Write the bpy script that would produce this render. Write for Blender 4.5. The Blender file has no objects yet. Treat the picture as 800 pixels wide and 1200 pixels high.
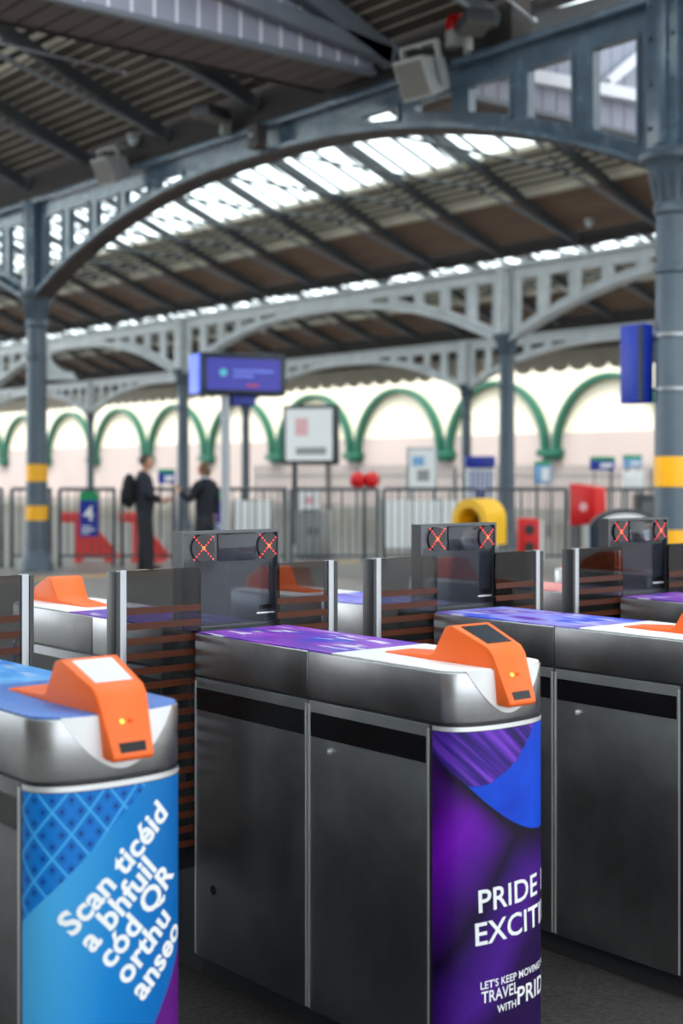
import bpy, bmesh, math, random
from mathutils import Vector, Matrix
random.seed(7)
R = math.radians
scene = bpy.context.scene
C = scene.collection

# ------------------------------------------------------------------ camera, sky, sun, exposure
CAM_H = 1.52
YAW = 39.0
cam = bpy.data.cameras.new('camera')
cam.sensor_fit = 'VERTICAL'; cam.sensor_height = 36.0; cam.sensor_width = 24.0
cam.lens = 49.5
cam.shift_y = -44.0 / 1200.0
cam.clip_start = 0.05; cam.clip_end = 500
cam.dof.use_dof = True; cam.dof.focus_distance = 4.15; cam.dof.aperture_fstop = 2.3
camo = bpy.data.objects.new('camera', cam); C.objects.link(camo)
camo.location = (0, 0, CAM_H); camo.rotation_euler = (R(90), 0, R(-YAW))
scene.camera = camo
scene.view_settings.view_transform = 'Standard'
scene.view_settings.look = 'None'
scene.view_settings.gamma = 1
scene.view_settings.use_curve_mapping = False
scene.view_settings.exposure = 0.82
world = bpy.data.worlds.new('sky'); scene.world = world; world.use_nodes = True
bg = world.node_tree.nodes['Background']
bg.inputs['Color'].default_value = (0.90, 0.96, 1.0, 1); bg.inputs['Strength'].default_value = 1.9
sun = bpy.data.lights.new('sun', 'SUN'); sun.energy = 1.9; sun.angle = R(12); sun.color = (1.0, 0.95, 0.86)
suno = bpy.data.objects.new('sun', sun); C.objects.link(suno)
suno.rotation_euler = (R(38), 0, R(-62))

# ------------------------------------------------------------------ helpers
class MB:
    """collects shapes for ONE mesh object"""
    def __init__(s): s.v = []; s.f = []; s.m = []; s.uv = {}
    def add(s, vs, fs, mi=0):
        o = len(s.v); s.v += [tuple(p) for p in vs]
        for f in fs: s.f.append([i + o for i in f]); s.m.append(mi)
        return s
    def box(s, x0, x1, y0, y1, z0, z1, mi=0):
        vs = [(x, y, z) for z in (z0, z1) for y in (y0, y1) for x in (x0, x1)]
        return s.add(vs, [(0, 2, 3, 1), (4, 5, 7, 6), (0, 1, 5, 4), (2, 6, 7, 3), (0, 4, 6, 2), (1, 3, 7, 5)], mi)
    def prism(s, poly, z0, z1, axis='z', mi=0):
        n = len(poly)
        if axis == 'z': f = lambda a, b, c: (a, b, c)
        elif axis == 'x': f = lambda a, b, c: (c, a, b)
        else: f = lambda a, b, c: (a, c, b)
        vs = [f(a, b, z0) for a, b in poly] + [f(a, b, z1) for a, b in poly]
        fs = [list(range(n))[::-1], list(range(n, 2 * n))] + [(i, (i + 1) % n, n + (i + 1) % n, n + i) for i in range(n)]
        return s.add(vs, fs, mi)
    def beam(s, p0, p1, w, h, mi=0):
        p0, p1 = Vector(p0), Vector(p1); d = (p1 - p0).normalized()
        up = Vector((0, 0, 1)) if abs(d.z) < .95 else Vector((0, 1, 0))
        a = d.cross(up).normalized() * w / 2; b = a.cross(d).normalized() * h / 2
        vs = [p + sa * a + sb * b for p in (p0, p1) for sa, sb in ((-1, -1), (1, -1), (1, 1), (-1, 1))]
        return s.add(vs, [(0, 1, 2, 3), (7, 6, 5, 4), (0, 4, 5, 1), (1, 5, 6, 2), (2, 6, 7, 3), (3, 7, 4, 0)], mi)
    def tube(s, p0, p1, r, n=8, r1=None, mi=0):
        p0, p1 = Vector(p0), Vector(p1); d = (p1 - p0).normalized(); r1 = r if r1 is None else r1
        up = Vector((0, 0, 1)) if abs(d.z) < .95 else Vector((0, 1, 0))
        a = d.cross(up).normalized(); b = d.cross(a)
        vs = []
        for p, q in ((p0, r), (p1, r1)):
            vs += [p + q * (math.cos(t) * a + math.sin(t) * b) for t in (2 * math.pi * i / n for i in range(n))]
        fs = [list(range(n)), list(range(2 * n - 1, n - 1, -1))] + [(i, n + i, n + (i + 1) % n, (i + 1) % n) for i in range(n)]
        return s.add(vs, fs, mi)
    def lathe(s, prof, n=24, c=(0, 0), mi=0):
        k = len(prof); vs = []
        for r, z in prof:
            vs += [(c[0] + r * math.cos(2 * math.pi * i / n), c[1] + r * math.sin(2 * math.pi * i / n), z) for i in range(n)]
        fs = [list(range(n))[::-1], list(range((k - 1) * n, k * n))]
        for j in range(k - 1):
            fs += [(j * n + i, j * n + (i + 1) % n, (j + 1) * n + (i + 1) % n, (j + 1) * n + i) for i in range(n)]
        return s.add(vs, fs, mi)
    def ball(s, c, r, n=10, m=6, mi=0):
        r = r if hasattr(r, '__len__') else (r, r, r)
        vs = [(c[0], c[1], c[2] - r[2])]
        for j in range(1, m):
            p = -math.pi / 2 + math.pi * j / m
            vs += [(c[0] + r[0] * math.cos(p) * math.cos(2 * math.pi * i / n), c[1] + r[1] * math.cos(p) * math.sin(2 * math.pi * i / n), c[2] + r[2] * math.sin(p)) for i in range(n)]
        vs.append((c[0], c[1], c[2] + r[2])); t = len(vs) - 1
        fs = [(0, 1 + (i + 1) % n, 1 + i) for i in range(n)]
        for j in range(m - 2):
            a = 1 + j * n
            fs += [(a + i, a + (i + 1) % n, a + n + (i + 1) % n, a + n + i) for i in range(n)]
        a = 1 + (m - 2) * n
        fs += [(a + i, a + (i + 1) % n, t) for i in range(n)]
        return s.add(vs, fs, mi)
    def mesh(s, name, bevel=0, seg=2, sharp=35, M=None, recalc=True):
        me = bpy.data.meshes.new(name)
        me.from_pydata(s.v, [], s.f)
        me.polygons.foreach_set('material_index', s.m)
        bm = bmesh.new(); bm.from_mesh(me)
        if recalc: bmesh.ops.recalc_face_normals(bm, faces=bm.faces)
        if bevel:
            es = [e for e in bm.edges if len(e.link_faces) == 2 and e.calc_face_angle(0) > R(28)]
            bmesh.ops.bevel(bm, geom=es, offset=bevel, segments=seg, affect='EDGES', profile=.5, clamp_overlap=True)
        if M is not None: bm.transform(M)
        bm.to_mesh(me); bm.free()
        me.polygons.foreach_set('use_smooth', [True] * len(me.polygons))
        me.set_sharp_from_angle(angle=R(sharp))
        return me

def link(name, me, mats, parent=None):
    o = bpy.data.objects.new(name, me); C.objects.link(o)
    for m in (mats if isinstance(mats, (list, tuple)) else [mats]):
        if len(me.materials) < (len(mats) if isinstance(mats, (list, tuple)) else 1): me.materials.append(m)
    if parent is not None: o.parent = parent
    return o
def obj(name, mb, mats, parent=None, **k): return link(name, mb.mesh(name, **k), mats, parent)
def tag(o, label=None, cat=None, group=None, kind=None):
    if label: o['label'] = label
    if cat: o['category'] = cat
    if group: o['group'] = group
    if kind: o['kind'] = kind
    return o
def thing(name, label, cat, loc=(0, 0, 0), rz=0, group=None):
    o = bpy.data.objects.new(name, None); C.objects.link(o); o.empty_display_size = .1
    o.location = loc; o.rotation_euler = (0, 0, rz)
    return tag(o, label, cat, group)
def copy_tree(o, loc=None, rz=None, label=None, parent=None):
    c = o.copy(); C.objects.link(c)
    if parent is not None: c.parent = parent
    if loc is not None: c.location = loc
    if rz is not None: c.rotation_euler = (0, 0, rz)
    if label: c['label'] = label
    for ch in KIDS.get(o.name, [k for k in o.children]): copy_tree(ch, parent=c)
    return c
KIDS = {}
cy, sy = math.cos(R(YAW)), math.sin(R(YAW))
def depth(x, y): return sy * x + cy * y
def proj(x, y, z):
    Y = max(.1, sy * x + cy * y); return 400 + 1650 * (cy * x - sy * y) / Y, 556 - 1650 * (z - CAM_H) / Y
def seen(pts, m=70):
    P = [proj(*p) for p in pts if depth(p[0], p[1]) > .3]
    if not P: return False
    return max(p[0] for p in P) > -m and min(p[0] for p in P) < 800 + m and max(p[1] for p in P) > -m and min(p[1] for p in P) < 1200 + m
def cw(X, Y): return cy * X + sy * Y, -sy * X + cy * Y      # (right, ahead) of the camera -> ground x, y
def px(u, Y): return cw((u - 400) / 1650 * Y, Y)

# ------------------------------------------------------------------ materials
class NT:
    def __init__(s, m): s.t = m.node_tree; s.n = s.t.nodes
    def new(s, t, **k):
        n = s.n.new(t)
        for a, b in k.items(): setattr(n, a, b)
        return n
    def set(s, sock, v):
        if isinstance(v, bpy.types.NodeSocket): s.t.links.new(v, sock)
        else: sock.default_value = v
    def m(s, op, a, b=0.0, c=0.0):
        n = s.new('ShaderNodeMath', operation=op)
        for i, v in enumerate((a, b, c)): s.set(n.inputs[i], v)
        return n.outputs[0]
    def mix(s, f, a, b):
        n = s.new('ShaderNodeMix', data_type='RGBA')
        s.set(n.inputs[0], f); s.set(n.inputs[6], a); s.set(n.inputs[7], b); return n.outputs[2]
    def noise(s, scale, vec=None, detail=3, rough=.55):
        n = s.new('ShaderNodeTexNoise'); n.inputs['Scale'].default_value = scale; n.inputs['Detail'].default_value = detail; n.inputs['Roughness'].default_value = rough
        if vec is not None: s.t.links.new(vec, n.inputs['Vector'])
        return n.outputs['Fac']
    def ramp(s, f, stops):
        n = s.new('ShaderNodeValToRGB'); e = n.color_ramp.elements
        while len(e) < len(stops): e.new(.5)
        for i, (p, c) in enumerate(stops): e[i].position = p; e[i].color = c if len(c) == 4 else (*c, 1)
        s.set(n.inputs[0], f); return n.outputs[0]
    def coord(s, scale=(1, 1, 1), out='Object', rot=(0, 0, 0)):
        t = s.new('ShaderNodeTexCoord'); mp = s.new('ShaderNodeMapping'); mp.inputs['Scale'].default_value = scale; mp.inputs['Rotation'].default_value = rot
        s.t.links.new(t.outputs[out], mp.inputs[0]); return mp.outputs[0]
    def bump(s, h, st=.2, d=.01):
        n = s.new('ShaderNodeBump'); n.inputs['Strength'].default_value = st; n.inputs['Distance'].default_value = d
        s.t.links.new(h, n.inputs['Height']); return n.outputs[0]
def c4(c): return (*c, 1) if len(c) == 3 else c
def srgb(r, g, b): return tuple((v / 255 / 12.92) if v / 255 <= .04045 else ((v / 255 + .055) / 1.055) ** 2.4 for v in (r, g, b))
def P(name, col, rough=.5, metal=0., var=.0, vscale=6., bump=0., bscale=40., spec=.5, coat=0., stretch=(1, 1, 1), emit=None, es=0.):
    m = bpy.data.materials.new(name); m.use_nodes = True; t = NT(m); b = t.n['Principled BSDF']
    b.inputs['Roughness'].default_value = rough; b.inputs['Metallic'].default_value = metal
    b.inputs['Specular IOR Level'].default_value = spec; b.inputs['Coat Weight'].default_value = coat
    b.inputs['Base Color'].default_value = c4(col)
    if var or bump: co = t.coord(stretch)
    if var:
        n = t.noise(vscale, co, 5)
        lo = tuple(max(0, v * (1 - var)) for v in col); hi = tuple(min(1, v * (1 + var)) for v in col)
        t.set(b.inputs['Base Color'], t.ramp(n, [(.3, lo), (.7, hi)]))
        t.set(b.inputs['Roughness'], t.m('MULTIPLY_ADD', n, .25, rough - .12))
    if bump: t.set(b.inputs['Normal'], t.bump(t.noise(bscale, co, 4), bump, .01))
    if emit: b.inputs['Emission Color'].default_value = c4(emit); b.inputs['Emission Strength'].default_value = es
    return m
def steel_mat(name, col, rough, vertical=False):
    m = bpy.data.materials.new(name); m.use_nodes = True; t = NT(m); b = t.n['Principled BSDF']
    b.inputs['Metallic'].default_value = 1.0
    co = t.coord((1, 1, 1)); fine = t.noise(1.0, t.coord((260, 260, 5) if vertical else (4, 4, 700)), 2)
    big = t.noise(4.5, co, 6, .65)
    scr = t.noise(9.0, t.coord((1, 1, 1), rot=(.5, .7, .3)), 12, .85)
    v = t.m('ADD', t.m('MULTIPLY', fine, .14), t.m('MULTIPLY', big, .86))
    lo = tuple(x * .84 for x in col); hi = tuple(min(1, x * 1.16) for x in col)
    base = t.ramp(v, [(.36, lo), (.64, hi)])
    sm = t.ramp(scr, [(.66, (0, 0, 0)), (.72, (1, 1, 1))])
    t.set(b.inputs['Base Color'], t.mix(t.m('MULTIPLY', sm, .35), base, (.62, .63, .64, 1)))
    t.set(b.inputs['Roughness'], t.m('MULTIPLY_ADD', v, .3, rough - .15))
    t.set(b.inputs['Normal'], t.bump(fine, .03, .001))
    return m
def glass_mat(name, tint, rough=.03, body=None, bodyf=0., ior=1.45):
    m = bpy.data.materials.new(name); m.use_nodes = True; t = NT(m); t.n.remove(t.n['Principled BSDF'])
    out = t.n['Material Output']
    tr = t.new('ShaderNodeBsdfTransparent'); tr.inputs[0].default_value = c4(tint)
    gl = t.new('ShaderNodeBsdfGlossy'); gl.inputs['Roughness'].default_value = rough
    fr = t.new('ShaderNodeFresnel'); fr.inputs[0].default_value = ior
    base = tr.outputs[0]
    if body:
        d = t.new('ShaderNodeBsdfDiffuse'); d.inputs[0].default_value = c4(body)
        mx = t.new('ShaderNodeMixShader'); mx.inputs[0].default_value = bodyf
        t.t.links.new(base, mx.inputs[1]); t.t.links.new(d.outputs[0], mx.inputs[2]); base = mx.outputs[0]
    mx = t.new('ShaderNodeMixShader'); t.t.links.new(fr.outputs[0], mx.inputs[0])
    t.t.links.new(base, mx.inputs[1]); t.t.links.new(gl.outputs[0], mx.inputs[2]); t.t.links.new(mx.outputs[0], out.inputs[0])
    return m

M = dict(
    steel=steel_mat('brushed_steel', (.46, .47, .48), .33),
    steel_side=steel_mat('worn_steel_sheet', (.25, .255, .265), .44),
    steel_edge=P('bright_steel_edge', (.82, .83, .84), .4, .75),
    black=P('black_strip', (.004, .004, .005), .25),
    dark=P('dark_plastic', (.018, .019, .022), .4),
    charcoal=P('charcoal_metal', (.05, .055, .062), .45, .3),
    orange=P('orange_plastic', (.93, .145, .02), .42, spec=.35),
    white=P('white_plastic', (.82, .83, .84), .4),
    screen_dark=P('dark_screen', (.03, .04, .05), .15),
    screen_pale=P('screen_reflection_tint', (.50, .57, .62), .12),  # pale because the reflection on the near screen is put into the colour
    amber=P('amber_indicator', (.8, .5, .05), .3, emit=(1, .6, .1), es=1.0),
    panel_glass=glass_mat('smoked_panel_glass', (.60, .63, .68), .02, (.052, .060, .076), .47),
    flap_glass=glass_mat('smoked_flap_glass', (.50, .50, .51), .015, (.02, .02, .022), .18),
    stripe=P('orange_stripe_film', (.075, .017, .005), .4, spec=.3),
    led=P('red_led', (.6, .02, .02), .3, emit=(1.0, .035, .035), es=1.5),
    led_mid=P('amber_led', (.6, .2, .02), .3, emit=(1.0, .22, .08), es=1.5),
    panel_frame=P('grey_panel_frame', (.085, .092, .1), .35, .5),
    alu=P('satin_aluminium', (.36, .375, .40), .42, .8),
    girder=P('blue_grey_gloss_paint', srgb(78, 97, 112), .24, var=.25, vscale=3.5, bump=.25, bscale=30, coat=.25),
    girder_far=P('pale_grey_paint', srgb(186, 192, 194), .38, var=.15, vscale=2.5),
    column=P('slate_blue_paint', srgb(74, 88, 100), .4, var=.12, vscale=3, bump=.12, bscale=50),
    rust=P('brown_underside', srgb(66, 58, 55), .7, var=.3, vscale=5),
    yellow=P('yellow_band_paint', srgb(240, 172, 14), .45),
    brown_near=P('shaded_roof_board', srgb(72, 62, 56), .7, var=.2, vscale=1.4, stretch=(3, .4, 3)),  # darker copy of the boards, the dim near bay put into their colour
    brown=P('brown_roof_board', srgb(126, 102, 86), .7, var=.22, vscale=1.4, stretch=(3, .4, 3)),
    backing=P('dark_roof_backing', srgb(36, 32, 30), .85),
    slat=P('pale_roof_slat', srgb(196, 190, 172), .6, var=.12, vscale=1.5),
    roof=P('slate_roof', srgb(70, 70, 72), .8),
    rafter=P('charcoal_rafter_paint', srgb(66, 70, 74), .5, var=.15),
    tie=P('grey_tie_paint', srgb(128, 132, 138), .4, .2),
    bar=P('glazing_bar_paint', srgb(72, 76, 80), .5),
    sky_glass=None,
    clad=P('lilac_grey_cladding', srgb(146, 148, 164), .5, var=.06, vscale=2),
    soffit=P('brown_grey_soffit', srgb(96, 84, 80), .6, var=.15, vscale=2, stretch=(1, .3, 1)),
    bluebeam=P('slate_beam_paint', srgb(104, 110, 120), .42, var=.1),
    whitebeam=P('white_beam_paint', srgb(225, 225, 232), .5),
    wall=P('cream_wall_paint', srgb(238, 229, 206), .8, var=.04, vscale=.4),
    wall_low=P('pinkish_wall_tone', srgb(186, 172, 168), .8, var=.05, vscale=.5),
    green=P('green_arch_paint', srgb(8, 88, 68), .45),
    rail=P('grey_railing_paint', srgb(78, 84, 90), .45, .2),
    rail_green=P('dark_green_post', srgb(30, 62, 50), .45),
    palis=P('galvanised_palisade', srgb(150, 152, 150), .5, .4),
    red=P('signal_red', srgb(214, 12, 18), .4), redpale=P('barrier_red', srgb(226, 62, 58), .5), yell=P('bright_yellow_plastic', srgb(250, 190, 10), .4),
    blue=P('royal_blue_sign', srgb(16, 44, 150), .4), navy=P('navy_shell', srgb(18, 32, 48), .4), lightblue=P('light_blue_sign', srgb(120, 170, 215), .4), sgreen=P('sign_green', srgb(20, 150, 95), .4),
    paper=P('white_print', srgb(236, 238, 238), .5), greybox=P('grey_cabinet_paint', srgb(150, 152, 150), .5), speaker=P('grey_speaker_shell', srgb(158, 160, 158), .5, var=.05), grille=P('grey_speaker_grille', srgb(116, 112, 106), .7, bump=.6, bscale=300),
    beacon=P('red_beacon_dome', srgb(190, 16, 18), .25),
    skin=P('skin', srgb(196, 142, 118), .55), cloth=P('navy_cloth', srgb(30, 34, 46), .85), cloth2=P('dark_jacket_cloth', srgb(24, 27, 38), .85), trousers=P('dark_trouser_cloth', srgb(34, 36, 44), .85), shoe=P('black_shoe', srgb(20, 20, 22), .5), hair1=P('grey_brown_hair', srgb(70, 60, 54), .7), hair2=P('light_brown_hair', srgb(104, 74, 48), .6), bag=P('black_bag_cloth', srgb(16, 20, 26), .8), shirt=P('pale_blue_shirt', srgb(196, 206, 226), .8), pinkpaper=P('pink_paper', srgb(230, 180, 185), .7),
)
def rooflight_mat():
    m = bpy.data.materials.new('obscured_rooflight_glass'); m.use_nodes = True; t = NT(m); t.n.remove(t.n['Principled BSDF'])
    a = t.new('ShaderNodeBsdfTranslucent'); a.inputs[0].default_value = (.9, .94, .95, 1)
    b = t.new('ShaderNodeBsdfTransparent'); b.inputs[0].default_value = (.9, .95, .95, 1)
    x = t.new('ShaderNodeMixShader'); x.inputs[0].default_value = .12
    t.t.links.new(a.outputs[0], x.inputs[1]); t.t.links.new(b.outputs[0], x.inputs[2]); t.t.links.new(x.outputs[0], t.n['Material Output'].inputs[0]); return m
M['sky_glass'] = rooflight_mat()
def floor_mat():
    m = P('worn_concourse_paving', srgb(150, 143, 136), .5); t = NT(m); b = t.n['Principled BSDF']
    n = t.noise(.8, t.coord(), 8, .65); t.set(b.inputs['Base Color'], t.ramp(n, [(.3, srgb(98, 93, 89)), (.7, srgb(130, 124, 118))]))
    br = t.new('ShaderNodeTexBrick'); br.inputs['Scale'].default_value = 1.6; br.inputs['Mortar Size'].default_value = .012; t.t.links.new(t.coord(), br.inputs[0])
    t.set(b.inputs['Roughness'], t.m('MULTIPLY_ADD', n, .3, .3)); t.set(b.inputs['Normal'], t.bump(br.outputs['Fac'], .25, -.004)); return m
def mat_mat():
    m = P('dark_entrance_matting', srgb(44, 40, 40), .75); t = NT(m); b = t.n['Principled BSDF']
    n = t.noise(60, t.coord(), 3); w = t.new('ShaderNodeTexVoronoi'); w.inputs['Scale'].default_value = 45; t.t.links.new(t.coord(), w.inputs['Vector'])
    t.set(b.inputs['Base Color'], t.ramp(n, [(.35, srgb(30, 27, 28)), (.65, srgb(58, 52, 50))])); t.set(b.inputs['Normal'], t.bump(w.outputs[0], .5, .004)); return m
M['floor'] = floor_mat(); M['mat'] = mat_mat()

# posters: UV = (metres round the curve, height in metres)
def uvxy(t):
    u = t.new('ShaderNodeUVMap'); u.uv_map = 'UVMap'; s = t.new('ShaderNodeSeparateXYZ'); t.t.links.new(u.outputs[0], s.inputs[0]); return u.outputs[0], s.outputs[0], s.outputs[1]
def step(t, v, w=.002): # 0 below 0, 1 above
    n = t.new('ShaderNodeMapRange'); n.inputs['From Min'].default_value = -w; n.inputs['From Max'].default_value = w; t.set(n.inputs[0], v); return n.outputs[0]
def poster_blue():
    m = P('blue_ticket_poster', (.1, .4, .8), .35, spec=.3); t = NT(m); b = t.n['Principled BSDF']; uv, u, v = uvxy(t)
    g = t.m('ADD', t.m('MULTIPLY', u, 1.9), t.m('MULTIPLY', t.m('SUBTRACT', v, .5), -.25))
    base = t.ramp(g, [(.05, srgb(70, 166, 220)), (.35, srgb(10, 122, 194)), (.6, srgb(0, 98, 172))])
    # lattice
    a = t.m('MULTIPLY', t.m('ADD', u, t.m('MULTIPLY', v, .82)), 13.5); c = t.m('MULTIPLY', t.m('SUBTRACT', u, t.m('MULTIPLY', v, .82)), 13.5)
    def line(x, w): return step(t, t.m('SUBTRACT', w, t.m('ABSOLUTE', t.m('SUBTRACT', t.m('FRACT', x), .5))), .02)
    L = t.m('MAXIMUM', line(a, .036), line(c, .036))
    def dot(x, k): return t.m('SUBTRACT', t.m('FRACT', t.m('MULTIPLY', x, k)), .5)
    da, dc = dot(a, 2), dot(c, 2); dd = t.m('ADD', t.m('MULTIPLY', da, da), t.m('MULTIPLY', dc, dc))
    D = step(t, t.m('SUBTRACT', .018, dd), .01); Rg = t.m('MULTIPLY', step(t, t.m('SUBTRACT', .14, dd), .03), .35)
    dk = t.mix(Rg, srgb(6, 112, 196) + (1,), srgb(4, 78, 158) + (1,)); dk = t.mix(D, dk, srgb(4, 50, 116) + (1,)); dk = t.mix(L, dk, srgb(70, 168, 226) + (1,))
    tri = step(t, t.m('SUBTRACT', t.m('SUBTRACT', v, .635), t.m('MULTIPLY', u, .93)))
    col = t.mix(tri, base, dk)
    pur = step(t, t.m('SUBTRACT', t.m('SUBTRACT', t.m('MULTIPLY', u, 1.55), .06), v))
    col = t.mix(pur, col, srgb(92, 24, 120) + (1,)); t.set(b.inputs['Base Color'], col); return m
def poster_purple():
    m = P('purple_fabric_poster', (.1, .02, .3), .38, spec=.25); t = NT(m); b = t.n['Principled BSDF']; uv, u, v = uvxy(t)
    nz = t.noise(6, uv, 2, .5)
    p2 = t.m('ADD', t.m('SUBTRACT', t.m('MULTIPLY', u, .785), t.m('MULTIPLY', v, .62)), t.m('MULTIPLY', t.m('SUBTRACT', nz, .5), .09))
    base = t.ramp(t.m('MULTIPLY_ADD', p2, 2.0, .9), [(.0, srgb(60, 8, 100)), (.2, srgb(108, 8, 172)), (.36, srgb(74, 10, 130)), (.52, srgb(22, 6, 46)), (.64, srgb(54, 12, 108)), (.78, srgb(70, 22, 130)), (.92, srgb(34, 8, 66))])
    q = t.m('ADD', t.m('MULTIPLY', u, .66), t.m('MULTIPLY', v, .76))
    cb = t.new('ShaderNodeCombineXYZ'); t.set(cb.inputs[0], t.m('MULTIPLY', q, 46)); t.set(cb.inputs[1], t.m('MULTIPLY', u, 3))
    fold = t.ramp(t.noise(1.0, cb.outputs[0], 2, .5), [(.34, srgb(22, 14, 66)), (.5, srgb(62, 30, 136)), (.66, srgb(116, 60, 196))])
    e1 = t.m('SUBTRACT', v, t.m('SUBTRACT', .835, t.m('MULTIPLY', u, .75)))
    ur = t.m('MAXIMUM', t.m('SUBTRACT', u, .094), 0.0)
    up = t.m('ADD', .764, t.m('MULTIPLY', t.m('POWER', t.m('DIVIDE', ur, .21), 2.4), .114))
    up = t.m('ADD', up, t.m('MULTIPLY', t.m('SUBTRACT', t.noise(40, uv, 1), .5), .02))
    lw = t.m('ADD', .628, t.m('MULTIPLY', t.m('POWER', t.m('DIVIDE', t.m('MAXIMUM', t.m('SUBTRACT', .35, u), 0.0), .256), 1.8), .136))
    inb = t.m('MULTIPLY', step(t, t.m('SUBTRACT', u, .094)), t.m('MULTIPLY', step(t, t.m('SUBTRACT', v, lw)), step(t, t.m('SUBTRACT', up, v))))
    infold = t.m('MAXIMUM', t.m('MULTIPLY', step(t, e1), step(t, t.m('SUBTRACT', .096, u))), t.m('MULTIPLY', step(t, t.m('SUBTRACT', u, .094)), step(t, t.m('SUBTRACT', v, up))))
    shade = t.m('MULTIPLY', step(t, t.m('ADD', t.m('SUBTRACT', v, lw), .05), .045), step(t, t.m('ADD', e1, .07), .05))
    col = t.mix(shade, base, srgb(16, 8, 30) + (1,)); col = t.mix(infold, col, fold)
    col = t.mix(inb, col, t.ramp(t.noise(7, uv, 2), [(.3, srgb(6, 52, 180)), (.7, srgb(10, 78, 214))]))
    t.set(b.inputs['Base Color'], col); return m
def sticker(name, c0, c1, c2, sc=3.0, streak=.5, pale=.0):
    m = P(name, c0, .35); t = NT(m); b = t.n['Principled BSDF']
    co = t.coord((4, 1.6, 1), rot=(0, 0, .5)); n = t.noise(sc, co, 2, .5)
    col = t.ramp(n, [(.38, c0), (.5, c1), (.66, c2)])
    s = t.noise(1.0, t.coord((26, 5, 1)), 2); s2 = t.noise(2.2, t.coord((2, 2, 1)), 1)
    f = t.m('MULTIPLY', t.ramp(s, [(.56, (0, 0, 0)), (.6, (1, 1, 1))]), t.ramp(s2, [(.48, (0, 0, 0)), (.54, (1, 1, 1))]))
    t.set(b.inputs['Base Color'], t.mix(t.m('MULTIPLY', f, streak), col, (.78, .74, .88, 1))); return m
M['poster_blue'] = poster_blue(); M['poster_purple'] = poster_purple()
ST = dict(
    purple=sticker('purple_top_print', srgb(30, 50, 190), srgb(110, 40, 176), srgb(150, 70, 200), 2.2, .9),
    blueviolet=sticker('blue_violet_top_print', srgb(60, 84, 220), srgb(150, 150, 236), srgb(92, 30, 168), 2.6, .7),
    blue=sticker('blue_top_print', srgb(60, 150, 226), srgb(110, 180, 236), srgb(28, 120, 206), 2.6, .3),
    red=sticker('coral_top_print', srgb(240, 120, 120), srgb(246, 170, 165), srgb(220, 70, 88), 2.6, .6),
    bluetile=sticker('blue_tile_print', srgb(60, 110, 190), srgb(96, 140, 214), srgb(40, 90, 176), 60, .0))

# ------------------------------------------------------------------ the setting: floor, wall, ceiling
o = obj('floor', MB().box(-14, 60, -14, 125, -.3, 0), M['floor']); tag(o, 'worn grey beige station concourse paving', kind='structure')
o = obj('floor_matting', MB().box(.2, 8.2, 1.2, 6.2, 0, .004), M['mat']); tag(o, 'dark entrance matting under the ticket gates', kind='structure')
lx0, ly0 = px(-120, 19.0); lx1, ly1 = px(420, 24.6)
mb = MB(); mb.beam((lx0, ly0, .002), (lx1, ly1, .002), .14, .006); o = obj('floor_line', mb, M['yellow']); tag(o, 'yellow painted line on the concourse floor', kind='structure')

WX = 46.0
wall = obj('wall_back', MB().box(WX, WX + .4, -25, 120, 3.35, 10.5), M['wall']); tag(wall, 'bright cream train shed wall with green blind arches', kind='structure')
o = obj('lower_wall_tone', MB().box(WX - .03, WX + .4, -25, 120, 0, 3.35), M['wall_low'], wall); o['label'] = 'pinkish lower band of the wall'  # darker tone stands in for the glow being higher up the wall
AR = 2.95
mb = MB(); n = 20; ring = []
for i in range(n + 1):
    a = math.pi * i / n; ring.append((math.cos(a), math.sin(a)))
vs = []; fs = []
for c, s_ in ring:
    for r, x in ((AR, -.42), (AR + .22, -.42), (AR + .22, 0), (AR, 0)): vs.append((x, r * c, r * s_))
for i in range(n):
    for k in range(4): fs.append((4 * i + k, 4 * i + (k + 1) % 4, 4 * i + 4 + (k + 1) % 4, 4 * i + 4 + k))
fs += [(0, 1, 2, 3), (4 * n + 3, 4 * n + 2, 4 * n + 1, 4 * n)]
arch_me = mb.add(vs, fs).mesh('arch_rib'); arch_me.materials.append(M['green'])
foot_me = MB().box(-.5, 0, -.62, .62, -.32, 0).box(-.35, 0, -.4, .4, -.5, -.32).mesh('arch_bracket', bevel=.03); foot_me.materials.append(M['green'])
for k in range(-9, 12):
    yk = 42.0 + 6.75 * k
    a = link('arch_rib', arch_me, M['green'], wall); a.location = (WX - .03, yk + 3.375, 2.62)
    b = link('arch_bracket', foot_me, M['green'], wall); b.location = (WX - .03, yk, 2.62)

ROWX = [-.5, 10.2, 20.9, 31.6]; BW = 10.7; ZE = 6.12; SL = .4
BAY = 12.3; Y0 = [7.9, 7.9, 8.1, 8.05]
def roofz(d): return ZE + SL * d
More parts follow.
